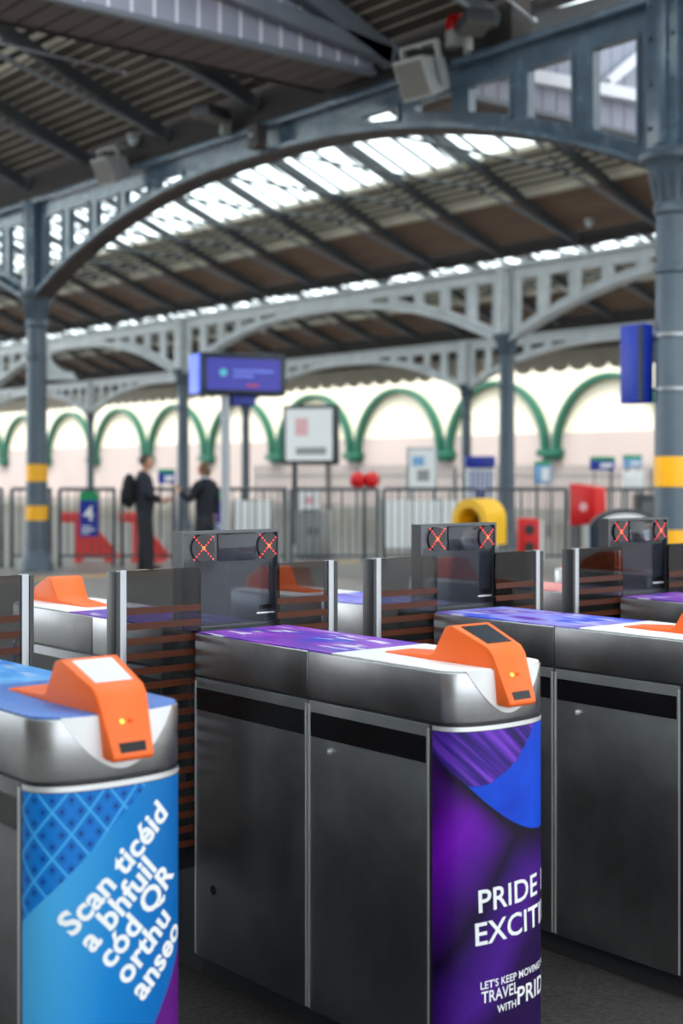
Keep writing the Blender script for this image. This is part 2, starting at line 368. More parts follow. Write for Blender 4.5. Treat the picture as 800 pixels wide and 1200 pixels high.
# roof sheets and rooflights for each bay; d = distance in from the eave
ceil_ranges = {-1: (-14, 30), 0: (-14, 46), 1: (-8, 64), 2: (2, 95)}
def slope_pt(x0, side, d): return (x0 + d if side > 0 else x0 + BW - d)
for b in (-1, 0, 1, 2):
    x0 = -.5 + BW * b; ya, yb = ceil_ranges[b]
    root = bpy.data.objects.new('ceiling', None); C.objects.link(root); tag(root, ['boarded roof slope with rooflights behind the viewer', 'dark boarded roof slope over the ticket gates', 'boarded roof slope with a long bright rooflight beyond the first girder', 'brown boarded roof slope beyond the second girder'][b + 1], kind='structure')
    for side in (1, -1):
        # sheet from d=-.1.. (kept clear of the girder top) to rooflight
        mb = MB()
        for d0, d1 in ((.22, 2.75), (5.0, 5.36)):
            pts = [(slope_pt(x0, side, d0), roofz(d0) + .03), (slope_pt(x0, side, d1), roofz(d1) + .03), (slope_pt(x0, side, d1), roofz(d1) + .11), (slope_pt(x0, side, d0), roofz(d0) + .11)]
            mb.prism(pts, ya, yb, 'y')
        obj('roof_sheet', mb, [M['backing']], root)
        if b < 0 or side > 0:
            pass
        vis = side < 0 and b >= 0
        # boards
        def strip(name, d0, d1, dz0, dz1, mat, y0=ya, y1=yb):
            pts = [(slope_pt(x0, side, d0), roofz(d0) + dz0), (slope_pt(x0, side, d1), roofz(d1) + dz0), (slope_pt(x0, side, d1), roofz(d1) + dz1), (slope_pt(x0, side, d0), roofz(d0) + dz1)]
            return obj(name, MB().prism(pts, y0, y1, 'y'), mat, root)
        if vis:
            d_end = 1.85 if b == 0 else 1.6
            nb = int((d_end - .24) / .136)
            for i in range(nb):
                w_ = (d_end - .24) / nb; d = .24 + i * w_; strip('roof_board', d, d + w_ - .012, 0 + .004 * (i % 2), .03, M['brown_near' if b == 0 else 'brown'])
                if b == 0: strip('roof_batten', d + w_ - .011, d + w_ + .001, -.003, .02, M['slat'])
            if b: strip('eave_beam', 1.6, 1.69, -.07, .03, M['slat'])
            d = d_end + (.14 if b else .05)
            while d < 2.7:
                strip('roof_slat', d, d + .066, .006, .028, M['slat']); d += .175  # pale colour stands in for sky light on the louvre edges
            strip('rooflight_sill', 2.75, 2.82, -.03, .1, M['slat'])
        yy = ya; k = 0; st = 2.05 / 3 if vis else 2.05 * 4
        pane_me = None
        y_ = Y0[1] - 2.05 * 12
        while y_ < yb:
            y1 = min(y_ + st, yb)
            if y_ >= ya:
                dA, dB = 2.8, 5.02
                pts3 = [(slope_pt(x0, side, d), y, roofz(d)) for d in (dA, dB) for y in (y_, y1)]
                if not vis or seen(pts3, 60):
                    if pane_me is None:
                        q = [(-.0, 0), (-(dB - dA) * side * -1, (dB - dA) * SL)]
                        xs = side * (dB - dA)
                        pane_me = MB().prism([(0, .05), (xs, (dB - dA) * SL + .05), (xs, (dB - dA) * SL + .062), (0, .062)], 0, st - .03, 'y').mesh('rooflight_pane'); pane_me.materials.append(M['sky_glass'])
                        bar_me = MB().prism([(0, -.03), (xs, (dB - dA) * SL - .03), (xs, (dB - dA) * SL + .06), (0, .06)], -.03, 0, 'y').mesh('glazing_bar'); bar_me.materials.append(M['bar'])
                    p = link('rooflight_pane', pane_me, M['sky_glass'], root); p.location = (slope_pt(x0, side, dA), y_, roofz(dA))
                    q = link('glazing_bar', bar_me, M['bar'], root); q.location = p.location
                elif vis:
                    # out of frame: one joined run keeps the rooflight glazed
                    p = link('rooflight_pane', pane_me, M['sky_glass'], root) if pane_me else None
                    if p: p.location = (slope_pt(x0, side, dA), y_, roofz(dA))
            y_ += st
# canopy over the far platform, with scalloped valance
mb = MB().box(31.7, 38.2, -15, 110, 6.0, 6.12)
o = obj('ceiling_canopy', mb, M['backing']); tag(o, 'flat dark canopy over the far platform', kind='structure')
mb = MB(); y = -14.5
while y < 100:
    poly = [(y, 6.0), (y, 5.5)] + [(y + .45 - .45 * math.cos(math.pi * i / 6), 5.5 - .28 * math.sin(math.pi * i / 6)) for i in range(1, 6)] + [(y + .9, 5.5), (y + .9, 6.0)]
    mb.prism([(a - 0, b) for a, b in poly], 38.1, 38.16, 'x'); y += .9
o = obj('trim_valance', mb, M['slat']); tag(o, 'scalloped cream valance along the far canopy edge', kind='structure')

o = obj('wall_left_blocker', MB().box(-12.2, -11.6, -14, 22, 0, 7.5), P('light_blocking_wall', srgb(96, 84, 76), .85, var=.2)); tag(o, 'unseen dark wall added behind the viewer on the left to cut light', kind='structure')  # unseen, put in to dim the near bay and the steel reflections
# ------------------------------------------------------------------ bulkhead of cladding across the first two bays
bk = bpy.data.objects.new('wall_bulkhead', None); C.objects.link(bk); tag(bk, 'grey clad bulkhead high across the roof with planked soffit', kind='structure')
BY0, BY1, BZ = 11.63, 12.5, 5.86
for b in (0, 1):
    x0 = -.5 + BW * b + .32
    n = 40; w = (BW - .64) / n
    for i in range(n):
        xa = x0 + i * w; d = min(xa - (x0 - .32), BW - (xa + w - (x0 - .32))); 
        zt = min(roofz(max(.25, d)), 8.3) - .02
        if not seen([(xa, BY0, BZ), (xa + w, BY0, zt)], 120): continue
        obj('cladding_panel', MB().box(xa, xa + w - .018, BY0, BY0 + .05, BZ + .03, zt), M['clad'], bk)
        if b == 0: obj('seam_strip', MB().box(xa - .022, xa + .006, BY0 - .008, BY0 + .02, BZ + .04, zt - .02), M['whitebeam'], bk)
        obj('soffit_plank', MB().box(xa, xa + w - .03, BY0 + .08, BY1, BZ, BZ + .03 + .004 * (i % 2)), M['soffit'], bk)
    obj('seam_backing', MB().box(x0, x0 + BW - .64, BY0 + .051, BY0 + .058, BZ + .04, BZ + (1.4 if b == 0 else .35)), M['whitebeam' if b == 0 else 'backing'], bk)
    obj('backing_board', MB().box(x0, x0 + BW - .64, BY0 + .06, BY1 - .02, BZ + .04, BZ + .3), M['backing'], bk)
    obj('edge_trim', MB().box(x0, x0 + BW - .64, BY0 - .03, BY0 + .07, BZ - .02, BZ + .035), M['bluebeam'], bk)
    obj('edge_trim', MB().box(x0, x0 + BW - .64, BY1, BY1 + .06, BZ - .02, BZ + .2), M['backing'], bk)

# ------------------------------------------------------------------ girders, columns, trusses
def make_girder(mat, name_label, under):
    root = thing('arched_girder', name_label, 'girder')
    L = BAY; half = L / 2; T = .05
    def arch(d): return 4.42 + 1.01 - 1.05 * (abs(half - d) / 5.75) ** 2.3
    # web: build as thin bars and panels round rectangular openings, in the plane x=0
    wins = [(.36, .90), (1.14, 1.74), (1.96, 2.57), (2.79, 3.40), (3.66, 4.30)]
    zt = 5.53; ztop = 5.74
    web = MB()
    def quadstrip(y0, y1, lo, hi, n=6):
        for i in range(n):
            a = y0 + (y1 - y0) * i / n; b = y0 + (y1 - y0) * (i + 1) / n
            web.prism([(a, lo(a)), (b, lo(b)), (b, hi(b)), (a, hi(a))], -T / 2, T / 2, 'x')
    def sill(d): return min(arch(d) + .17, zt - .05)
    xs = [.18] + [v for w in wins for v in w] + [half]
    for mir in (0, 1):
        g = (lambda d: d) if not mir else (lambda d: L - d)
        def qs(y0, y1, lo, hi, n=6):
            a, b = sorted((g(y0), g(y1))); quadstrip(a, b, lambda y: lo(g(y)), lambda y: hi(g(y)), n)
        qs(.18, .36, arch, lambda d: ztop, 2)
        for k, (a, b) in enumerate(wins):
            top = zt if k < 4 else zt + .03
            qs(a, b, arch, sill if k < 4 else (lambda d: arch(d) + .11), 5); qs(a, b, lambda d: top, lambda d: ztop, 1)
            e = wins[k + 1][0] if k < 4 else half
            qs(b, e, arch, lambda d: ztop, 2 if k < 4 else 6)
    obj('web', web, mat, root)
    for mir in (0, 1):
        g = (lambda d: d) if not mir else (lambda d: L - d)
        for k, (a, b) in enumerate(wins):
            top = zt if k < 4 else zt + .03
            fr = MB(); lo = sill if k < 4 else (lambda d: arch(d) + .11)
            P4 = [(g(a), lo(a)), (g(b), lo(b)), (g(b), top), (g(a), top)]
            for i in range(4):
                p, q = P4[i], P4[(i + 1) % 4]
                fr.beam((0, p[0], p[1]), (0, q[0], q[1]), .1, .035)
            obj('window_rim', fr, mat, root)
    fl = MB(); n = 40
    for i in range(n):
        a = .16 + (L - .32) * i / n; b = .16 + (L - .32) * (i + 1) / n
        fl.prism([(a, arch(a) - .035), (b, arch(b) - .035), (b, arch(b)), (a, arch(a))], -.15, .15, 'x')
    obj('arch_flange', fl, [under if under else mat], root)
    for xa in (-.17, .12):
        rb = MB()
        for i in range(n):
            a = .16 + (L - .32) * i / n; b = .16 + (L - .32) * (i + 1) / n
            rb.prism([(a, arch(a)), (b, arch(b)), (b, arch(b) + .05), (a, arch(a) + .05)], xa, xa + .05, 'x')
        obj('flange_lip', rb, mat, root)
    obj('top_flange', MB().box(-.16, .16, .16, L - .16, ztop, ztop + .07), mat, root, bevel=.008)
    return root
def make_column(mat, gmat, label):
    root = thing('iron_column', label, 'column')
    obj('shaft', MB().lathe([(.175, .32), (.168, 1.0), (.15, 3.86)], 28), mat, root)
    cap = MB().lathe([(.152, 3.82), (.175, 3.85), (.175, 3.9), (.155, 3.93), (.16, 4.0), (.175, 4.1), (.215, 4.22), (.255, 4.28), (.3, 4.31), (.31, 4.36), (.29, 4.40), (.2, 4.41)], 28)
    obj('capital', cap, mat, root)
    fl = MB()
    for i in range(16):
        a = 2 * math.pi * i / 16; fl.tube((.158 * math.cos(a), .158 * math.sin(a), 3.95), (.205 * math.cos(a), .205 * math.sin(a), 4.19), .016, 5)
    obj('fluting', fl, mat, root)
    obj('collar', MB().lathe([(.152, 3.3), (.175, 3.32), (.175, 3.37), (.152, 3.39)], 28), mat, root)
    obj('base', MB().lathe([(.27, 0), (.27, .12), (.22, .2), (.185, .33)], 28), mat, root)
    po = MB().box(-.16, .16, -.17, .17, 4.41, 5.82)
    obj('head_post', po, gmat, root, bevel=.01)
    rb = MB().box(-.2, -.16, -.075, .075, 4.44, 5.78).box(.16, .2, -.075, .075, 4.44, 5.78)
    obj('post_rib', rb, gmat, root, bevel=.02)
    for z in (4.6, 5.0, 5.4, 5.7):
        for s in (-1, 1): obj('bolt', MB().tube((-.16, s * .125, z), (-.19, s * .125, z), .02, 6), gmat, root)
    return root
def bands(root):
    for z0, z1 in ((1.41, 1.68), (.80, 1.03)):
        r0 = .175 - .025 * (z0 - .32) / 3.5 + .0035
        o = obj('yellow_band', MB().lathe([(r0 - .01, z0), (r0, z0 + .002), (r0, z1 - .002), (r0 - .01, z1)], 28), M['yellow'], root); o['label'] = 'yellow warning band'
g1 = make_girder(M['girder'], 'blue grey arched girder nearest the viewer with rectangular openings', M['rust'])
g1.location = (10.2, 7.9, 0)
glab = {(1, 1): 'blue grey girder end at the far left, beyond the left column', (1, -1): 'blue grey girder beyond the large column at the right edge'}
KIDS.clear()
def gcopy(src, loc, label):
    c = copy_tree(src, loc, 0, label); return c
gcopy(g1, (10.2, 7.9 + BAY, 0), glab[(1, 1)])
gcopy(g1, (10.2, 7.9 - BAY, 0), glab[(1, -1)])
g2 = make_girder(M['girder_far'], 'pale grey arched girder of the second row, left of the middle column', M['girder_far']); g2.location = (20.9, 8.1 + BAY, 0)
gcopy(g2, (20.9, 8.1, 0), 'pale grey arched girder of the second row, right of the middle column')
gcopy(g2, (20.9, 8.1 + 2 * BAY, 0), 'pale grey second row girder at the left edge behind the left column')
gcopy(g2, (31.6, 8.05 + BAY, 0), 'pale third row girder at right, seen below the second row')
gcopy(g2, (31.6, 8.05 + 2 * BAY, 0), 'pale third row girder behind the blue departure screen')
gcopy(g2, (31.6, 8.05 + 3 * BAY, 0), 'pale third row girder in the gloom left of the screen')
gcopy(g2, (31.6, 8.05 + 4 * BAY, 0), 'pale third row girder farthest away at the left edge')
c1 = make_column(M['column'], M['girder'], 'big slate column with yellow bands at the right edge'); c1.location = (10.2, 7.9, 0)
c2 = make_column(M['column'], M['girder_far'], 'slate column without bands in the middle distance, behind the yellow hood'); c2.location = (20.9, 8.1 + BAY, 0)
c3 = copy_tree(c1, (10.2, 7.9 + BAY, 0), 0, 'slate column with yellow bands at the left, by the railing')
bands(c1); bands(c3)
copy_tree(c2, (20.9, 8.1 + 2 * BAY, 0), 0, 'slim grey column between the man and the blue departure screen')
copy_tree(c2, (31.6, 8.05 + 2 * BAY, 0), 0, 'slender dark far column left of the middle column')
copy_tree(c2, (31.6, 8.05 + 3 * BAY, 0), 0, 'slender dark far column just right of the screen pole')
copy_tree(c2, (31.6, 8.05 + 4 * BAY, 0), 0, 'slender dark far column right of the banded left column')

def make_truss(label):
    root = thing('roof_truss', label, 'truss', group='roof trusses')
    W = BW; n1 = (2.75, 6.72); n2 = (W - 2.75, 6.72)
    for s in (0, 1):
        f = (lambda d: d) if s == 0 else (lambda d: W - d)
        obj('rafter', MB().beam((f(.15), 0, ZE - .08), (f(W / 2), 0, roofz(W / 2) - .14), .09, .17), M['rafter'], root)
        nd = n1 if s == 0 else n2
        obj('tie_tube', MB().tube((f(.2), 0, ZE - .1), (nd[0], 0, nd[1]), .036, 8), M['tie'], root)
        obj('strut', MB().tube((nd[0], 0, nd[1]), (f(2.45), 0, roofz(2.45) - .2), .028, 6), M['rafter'], root)
        obj('upper_rod', MB().tube((nd[0], 0, nd[1]), (W / 2, 0, roofz(W / 2) - .25), .022, 6), M['rafter'], root)
    obj('cross_tie', MB().tube((n1[0], 0, n1[1]), (n2[0], 0, n2[1]), .03, 8), M['rafter'], root)
    for nd in (n1, n2): obj('node_boss', MB().ball((nd[0], 0, nd[1]), (.07, .05, .07)), M['rafter'], root)
    return root
tr0 = None
ORD = ['first', 'second', 'third', 'fourth', 'fifth', 'sixth', 'seventh', 'eighth', 'ninth', 'tenth', 'eleventh', 'twelfth', 'thirteenth', 'fourteenth', 'fifteenth', 'sixteenth']
grp = ['trusses above the gate hall', 'trusses across the bright rooflight', 'trusses beyond the second girder']
for b in (0, 1, 2):
    ya, yb = ceil_ranges[b]; cnt = 0
    for k in range(-8, 45):                      # from right to left in the view
        y = Y0[b + 1] + 2.05 * k
        if y < ya + .3 or y > yb - .3: continue
        if b < 2 and BY0 - .1 < y < BY1 + .1: continue
        x0 = -.5 + BW * b
        far = [(x0 + BW - d, y, roofz(d) - .1) for d in (.2, 1.5, 2.75, 5.3, 7.9)] + [(x0 + BW - 2.75, y, 6.7)]
        if not seen(far, 20): continue
        if tr0 is None: tr0 = make_truss('roof truss'); t_ = tr0; t_.location = (x0, y, 0)
        else: t_ = copy_tree(tr0, (x0, y, 0), 0)
        u = proj(x0 + BW - .3, y, ZE)[0]; vis_ = (0 < u < 440) if b == 0 else (0 < u < 766)
        if b < 2 and vis_ and cnt < 16:
            t_['label'] = ('roof truss above the gate hall, %s from the bulkhead' if b == 0 else 'roof truss across the bright rooflight, %s from the big column') % ORD[cnt]; cnt += 1
        else: t_['label'] = ['roof truss above the gate hall right of the bulkhead', 'roof truss of the bright rooflight bay cut off at the picture edge', 'dark steel roof truss far off beyond the second girder'][b]
        t_['group'] = grp[b]
# heavy gable truss in front of the bulkhead, and white bracing on its far-bay continuation
gt = thing('gable_truss', 'heavy slate truss against the grey clad bulkhead at top', 'truss', (-.5, BY0 - .14, 0))
obj('rafter', MB().beam((BW - .2, 0, 6.02), (BW / 2, 0, roofz(BW / 2) - .16), .14, .24), M['bluebeam'], gt)
obj('tie_beam', MB().beam((BW - .25, 0, 6.03), (BW / 2, 0, 6.62), .14, .17), M['bluebeam'], gt)
obj('rafter', MB().beam((.2, 0, 6.02), (BW / 2, 0, roofz(BW / 2) - .16), .14, .24), M['bluebeam'], gt)
obj('tie_beam', MB().beam((.25, 0, 6.03), (BW / 2, 0, 6.62), .14, .17), M['bluebeam'], gt)
gw = thing('braced_frame', 'white bracing frame on lilac cladding seen through girder openings', 'truss', (-.5 + BW, BY0 - .1, 0))
obj('rafter', MB().beam((.35, 0, 6.1), (BW / 2, 0, roofz(BW / 2) - .2), .1, .14), M['whitebeam'], gw)
obj('tie_beam', MB().beam((.4, 0, 6.15), (4.0, 0, 6.32), .12, .15), M['whitebeam'], gw)
obj('tie_beam', MB().beam((4.0, 0, 6.32), (BW - .4, 0, 6.05), .12, .13), M['whitebeam'], gw)
obj('brace', MB().beam((3.4, 0, 6.4), (4.9, 0, 7.5), .1, .11), M['whitebeam'], gw)
# ------------------------------------------------------------------ ticket gates
W = .345; EB = .092; ZC0, ZC1 = .915, 1.04
NE = 20
def ell(i, n=NE, ins=0.):          # half ellipse from left (0,0) round the front (y<0) to right (W,0)
    t = math.pi * i / n
    return (W / 2 - (W / 2 - ins) * math.copysign(abs(math.cos(t)) ** .82, math.cos(t)), -(EB - ins) * math.sin(t) ** .82)
EPTS = [ell(i, 160) for i in range(161)]; ELEN = [0]
for i in range(160): ELEN.append(ELEN[-1] + math.dist(EPTS[i], EPTS[i + 1]))
SMAX = ELEN[-1]
def wrap(s, off=.0):
    s = min(max(s, 0.0), SMAX - 1e-6)
    for i in range(160):
        if ELEN[i + 1] >= s: break
    f = (s - ELEN[i]) / (ELEN[i + 1] - ELEN[i]); a, b = EPTS[i], EPTS[i + 1]
    tx, ty = b[0] - a[0], b[1] - a[1]; l = math.hypot(tx, ty)
    return a[0] + tx * f + ty / l * off, a[1] + ty * f - tx / l * off
def outline(y_back, ins=0., n=NE):
    return [ell(i, n, ins) for i in range(n + 1)] + [(W - ins, y_back), (ins, y_back)]
def wrapped_grid(s0, s1, zf0, zf1, off, ns=36, nz=3):
    mb = MB(); vs = []; fs = []; uv = []
    for i in range(ns + 1):
        s = s0 + (s1 - s0) * i / ns; x, y = wrap(s, off); a, b = zf0(s), zf1(s)
        for j in range(nz + 1): vs.append((x, y, a + (b - a) * j / nz)); uv.append((s, a + (b - a) * j / nz))
    for i in range(ns):
        for j in range(nz): k = i * (nz + 1) + j; fs.append((k, k + nz + 1, k + nz + 2, k + 1))
    mb.add(vs, fs); return mb, uv
def text_mesh(lines, s0, z0, size, rot=0., leading=.05, bold=.0, xscale=1.0, off=.0016, shear=0.):
    out = bmesh.new()
    for k, (txt, dx) in enumerate(lines):
        cu = bpy.data.curves.new('lettering', 'FONT'); cu.body = txt; cu.size = size; cu.offset = bold; cu.resolution_u = 3
        cu.space_character = 1.02
        to = bpy.data.objects.new('lettering', cu); C.objects.link(to)
        bpy.context.view_layer.update()
        me = bpy.data.meshes.new_from_object(to.evaluated_get(bpy.context.evaluated_depsgraph_get()))
        bpy.data.objects.remove(to); bpy.data.curves.remove(cu)
        bm = bmesh.new(); bm.from_mesh(me); bpy.data.meshes.remove(me)
        c, s = math.cos(rot), math.sin(rot)
        for v in bm.verts:
            x, y = v.co.x * xscale + dx, v.co.y - leading * k
            x += shear * y; v.co = Vector((s0 + x * c - y * s, z0 + x * s + y * c, 0))
        tmp = bpy.data.meshes.new('t'); bm.to_mesh(tmp); bm.free(); out.from_mesh(tmp); bpy.data.meshes.remove(tmp)
    x = .0
    while x < SMAX:
        bmesh.ops.bisect_plane(out, geom=list(out.verts) + list(out.edges) + list(out.faces), plane_co=(x, 0, 0), plane_no=(1, 0, 0)); x += .008
    bmesh.ops.delete(out, geom=[f for f in out.faces if f.calc_center_median().x > SMAX - .02], context='FACES')
    for v in out.verts:
        X, Y = wrap(v.co.x, off); v.co = Vector((X, Y, v.co.y))
    me = bpy.data.meshes.new('lettering'); out.to_mesh(me); out.free()
    return me

def reader_part(gate, T, screen):
    # closed side profile (y, z, half width), front towards -y
    prof = [(.325, 1.048, .050), (.135, 1.058, .061), (.118, 1.066, .063), (.07, 1.135, .067), (.045, 1.141, .067), (-.075, 1.096, .059), (-.092, 1.078, .058), (-.140, .962, .046), (-.132, .953, .046), (-.06, .958, .046), (-.06, 1.03, .052), (.325, 1.03, .050)]
    n = len(prof); cx = W / 2
    vs = [(cx - h, y, z) for y, z, h in prof] + [(cx + h, y, z) for y, z, h in prof]
    fs = [list(range(n)), list(range(2 * n - 1, n - 1, -1))] + [(i, n + i, n + (i + 1) % n, (i + 1) % n) for i in range(n)]
    rd = obj('card_reader', MB().add(vs, fs), M['orange'], gate, bevel=.005, M=T); rd['label'] = 'orange card reader housing'
    def quad(name, ya, za, ha, yb, zb, hb, t, mat, f0, f1, w):
        p = Vector((0, ya, za)).lerp(Vector((0, yb, zb)), f0); q = Vector((0, ya, za)).lerp(Vector((0, yb, zb)), f1)
        d = (q - p).normalized(); nrm = Vector((0, d.z, -d.y));
        if nrm.z < 0 and abs(d.z) < .9: nrm = -nrm
        h0 = ha + (hb - ha) * f0; h1 = ha + (hb - ha) * f1
        pts = []
        for k in (-.004, t):
            for pp, h in ((p, h0), (q, h1)):
                for s in (-1, 1): pts.append((cx + s * h * w, pp.y + nrm.y * k, pp.z + nrm.z * k))
        return obj(name, MB().add(pts, [(0, 1, 3, 2), (4, 6, 7, 5), (0, 4, 5, 1), (2, 3, 7, 6), (0, 2, 6, 4), (1, 5, 7, 3)]), mat, rd, M=T)
    quad('screen', .045, 1.141, .067, -.075, 1.096, .059, .0012, screen, .10, .86, .70)
    quad('ticket_slot', -.092, 1.078, .058, -.140, .962, .046, .0008, M['black'], .76, .92, .62)
    for s, mt in ((-.28, M['amber']), (.12, M['orange'])):
        f = .42; y = -.092 + f * -.048; z = 1.078 - f * .116
        obj('indicator_light', MB().tube((cx + s * .05, y - .004, z), (cx + s * .05, y + .003, z + .001), .0042, 10), mt, rd, M=T)
    return rd

def half(gate, T, L, split, poster, top, plate, screen, letters=None, shield=True):
    near = MB().prism(outline(split - .002), ZC0, ZC1)
    obj('casing_end', near, M['steel'], gate, bevel=.004, M=T)
    obj('casing_back', MB().box(0, W, split + .002, L, ZC0, ZC1), M['steel'], gate, bevel=.004, M=T)
    obj('shadow_joint', MB().prism(outline(L - .004, .004), ZC0 - .008, ZC0), M['dark'], gate, M=T)
    for a, b in ((0.012, split - .003), (split + .003, L)):
        p = obj('side_panel', MB().box(0, W, a, b, .07, ZC0 - .007), M['steel_side'], gate, bevel=.003, M=T)
        for xs in ((-.0015, .004), (W - .004, W + .0015)):
            obj('black_strip', MB().box(xs[0], xs[1], a + .012, b - .012, .812, .878), M['black'], p, M=T)
        for e in (a, b - .007):
            obj('edge_glint', MB().box(-.0012, .004, e, e + .007, .075, ZC0 - .016), M['steel_edge'], p, M=T)  # paler strip stands in for the glint along the panel chamfers
    obj('plinth', MB().prism(outline(L - .01, .02), 0, .07), M['dark'], gate, M=T)
    wrapb = MB().prism(outline(.011), .07, ZC0 - .008)
    pm = wrapb.mesh('front_core', M=T); link('front_core', pm, M['dark'], gate)
    mb, uv = wrapped_grid(0, SMAX, lambda s: .075, lambda s: ZC0 - .02, .0008, 44, 8)
    me = mb.mesh('poster_wrap', M=T, recalc=False); ul = me.uv_layers.new(name='UVMap')
    for lp in me.loops: ul.data[lp.index].uv = uv[lp.vertex_index]
    pw = link('poster_wrap', me, poster, gate)
    ring = MB(); vs = []
    mbr, _ = wrapped_grid(0, SMAX, lambda s: ZC0 - .018, lambda s: ZC0 - .007, .0016, 44, 1)
    obj('poster_rim', mbr, M['steel_edge'], gate, M=T, recalc=False)
    if letters:
        for me, mt in letters(): me.transform(T); o = link('lettering', me, mt, pw)
    # top plate and printed film
    obj('top_plate', MB().prism(outline(.40, .004), ZC1, ZC1 + .005), plate, gate, bevel=.002, M=T)
    obj('top_print', MB().box(.006, W - .006, .402, L - .004, ZC1, ZC1 + .0035), top, gate, M=T)
    sc = SMAX / 2
    lo = lambda s: .933 + .112 * min(1, (abs(s - sc) / .132)) ** 1.9
    mb, _ = wrapped_grid(sc - .132, sc + .132, lo, lambda s: ZC1 + .003, .0022, 40, 2)
    obj('white_shield', mb, M['white'], gate, M=T, recalc=False)
    reader_part(gate, T, screen)
    for yy, zz in ((.405 if split > .45 else .3, .783),):
        lk = obj('door_lock', MB().tube((-.006, split - .1, zz), (.004, split - .1, zz), .0085, 12).tube((-.009, split - .1, zz), (-.005, split - .1, zz), .004, 10), M['steel_edge'], gate, M=T)
    obj('cable_hole', MB().tube((-.0012, L - .1, .286), (.004, L - .1, .286), .014, 16), M['black'], gate, M=T)

def glass_flap(gate, x_in, x_tip, y, T0):
    s = 1 if x_tip > x_in else -1; z0, z1 = .33, 1.238
    a, b = sorted((x_in, x_tip - s * .03))
    r = .02; poly = [(a, z0), (b, z0), (b, z1), (a, z1)]
    # round the inner top corner
    cx = x_in + s * r
    arc = [(cx - s * r * math.sin(t), z1 - r + r * math.cos(t)) for t in [math.pi / 2 * i / 5 for i in range(6)]]
    poly = [(x_tip - s * .03, z0), (x_tip - s * .03, z1)] + arc + [(x_in, z0)]
    fl = obj('glass_flap', MB().prism(poly, y, y + .01, 'y'), M['flap_glass'], gate)
    obj('edge_strip', MB().box(*sorted((x_tip - s * .03, x_tip - s * .008)), y - .006, y + .016, z0, z1 + .002), M['alu'], fl, bevel=.002)
    obj('rubber_edge', MB().box(*sorted((x_tip - s * .008, x_tip + s * .006)), y - .008, y + .05, z0, z1 - .002), M['dark'], fl, bevel=.002)
    z = 1.117; 
    while z > .40:
        obj('orange_stripe', MB().box(a + .002, b - .002, y - .0015, y - .0005, z - .01, z + .01), M['stripe'], fl); z -= .0445
    return fl

def signal_panel(gate, y0):
    x0, x1, z0, z1 = -.02, .35, 1.046, 1.345; y1 = y0 + .05
    fr = MB().box(x0, x0 + .008, y0, y1, z0, z1).box(x1 - .008, x1, y0, y1, z0, z1).box(x0 + .008, x1 - .008, y0, y1, z1 - .008, z1).box(x0 + .008, x1 - .008, y0, y1, z0, z0 + .008)
    sp = obj('signal_panel', fr, M['panel_frame'], gate); sp['label'] = 'smoked glass signal panel with red crosses'
    obj('panel_glass', MB().box(x0 + .008, x1 - .008, y0 + .012, y0 + .02, z0 + .008, z1 - .008), M['panel_glass'], sp)
    obj('sensor_window', MB().box(.118, .262, y0 + .006, y0 + .0115, 1.250, 1.336), M['panel_glass'], sp, bevel=.003)
    for cx in (.062, .31):
        cz = 1.293
        obj('lamp_disc', MB().tube((cx, y0 + .004, cz), (cx, y0 + .0118, cz), .042, 28), M['dark'], sp)
        dots = MB(); mid = MB()
        for k in range(-4, 5):
            for s in (1, -1):
                if k == 0: continue
                q = 1.0; x_, z_ = cx + k * .0086 * q, cz + s * k * .0086 * q
                (mid if abs(k) <= 0 else dots).ball((x_, y0 + .003, z_), .0025, 8, 5)
        for dx, dz in ((-.003, -.003), (.003, -.003), (-.003, .003), (.003, .003)): mid.ball((cx + dx, y0 + .003, cz + dz), .0022, 8, 5)
        o = obj('red_cross', dots, M['led'], sp); o['label'] = 'red lit cross of small lamps'
        obj('cross_centre', mid, M['led_mid'], sp)
    obj('maker_plate', MB().box(.268, .335, y0 + .0095, y0 + .0118, 1.078, 1.083), M['white'], sp)
    obj('maker_mark', MB().box(.280, .325, y0 + .0095, y0 + .0118, 1.092, 1.106), M['black'], sp)

def letters_blue():
    me = text_mesh([('Scan ticéid', 0), ('a bhfuil', 0.004), ('cód QR', 0.004), ('orthu', 0.004), ('anseo', 0.004)], LB[0], LB[1], LB[2], R(LB[3]), LB[4], .0022, 1.0)
    return [(me, M['paper'])]
def letters_pride():
    a = text_mesh([('PRIDE IS', .012), ('EXCITING', 0)], LP[0], LP[1], .078, R(2), .079, .0010, 1.05)
    b = text_mesh([("LET'S KEEP MOVING FORWARD", 0)], LP[2], LP[3], .026, R(1), .03, .0004, .95)
    c = text_mesh([('TRAVEL', 0)], LP[2] + .004, LP[3] - .034, .040, R(1), .03, .0005, .85)
    d = text_mesh([('WITH', 0)], LP[2] + .052, LP[3] - .066, .026, R(1), .03, .0004, .95)
    e = text_mesh([('PRIDE', 0)], LP[2] + .118, LP[3] - .062, .062, R(1), .03, .0008, 1.0)
    return [(x, M['paper']) for x in (a, b, c, d, e)]
LB = (.112, .612, .070, 43, .055)
LP = (.105, .455, .125, .268)
GY = 2.53; NL = 1.058; FS = 1.245; FL = 1.02
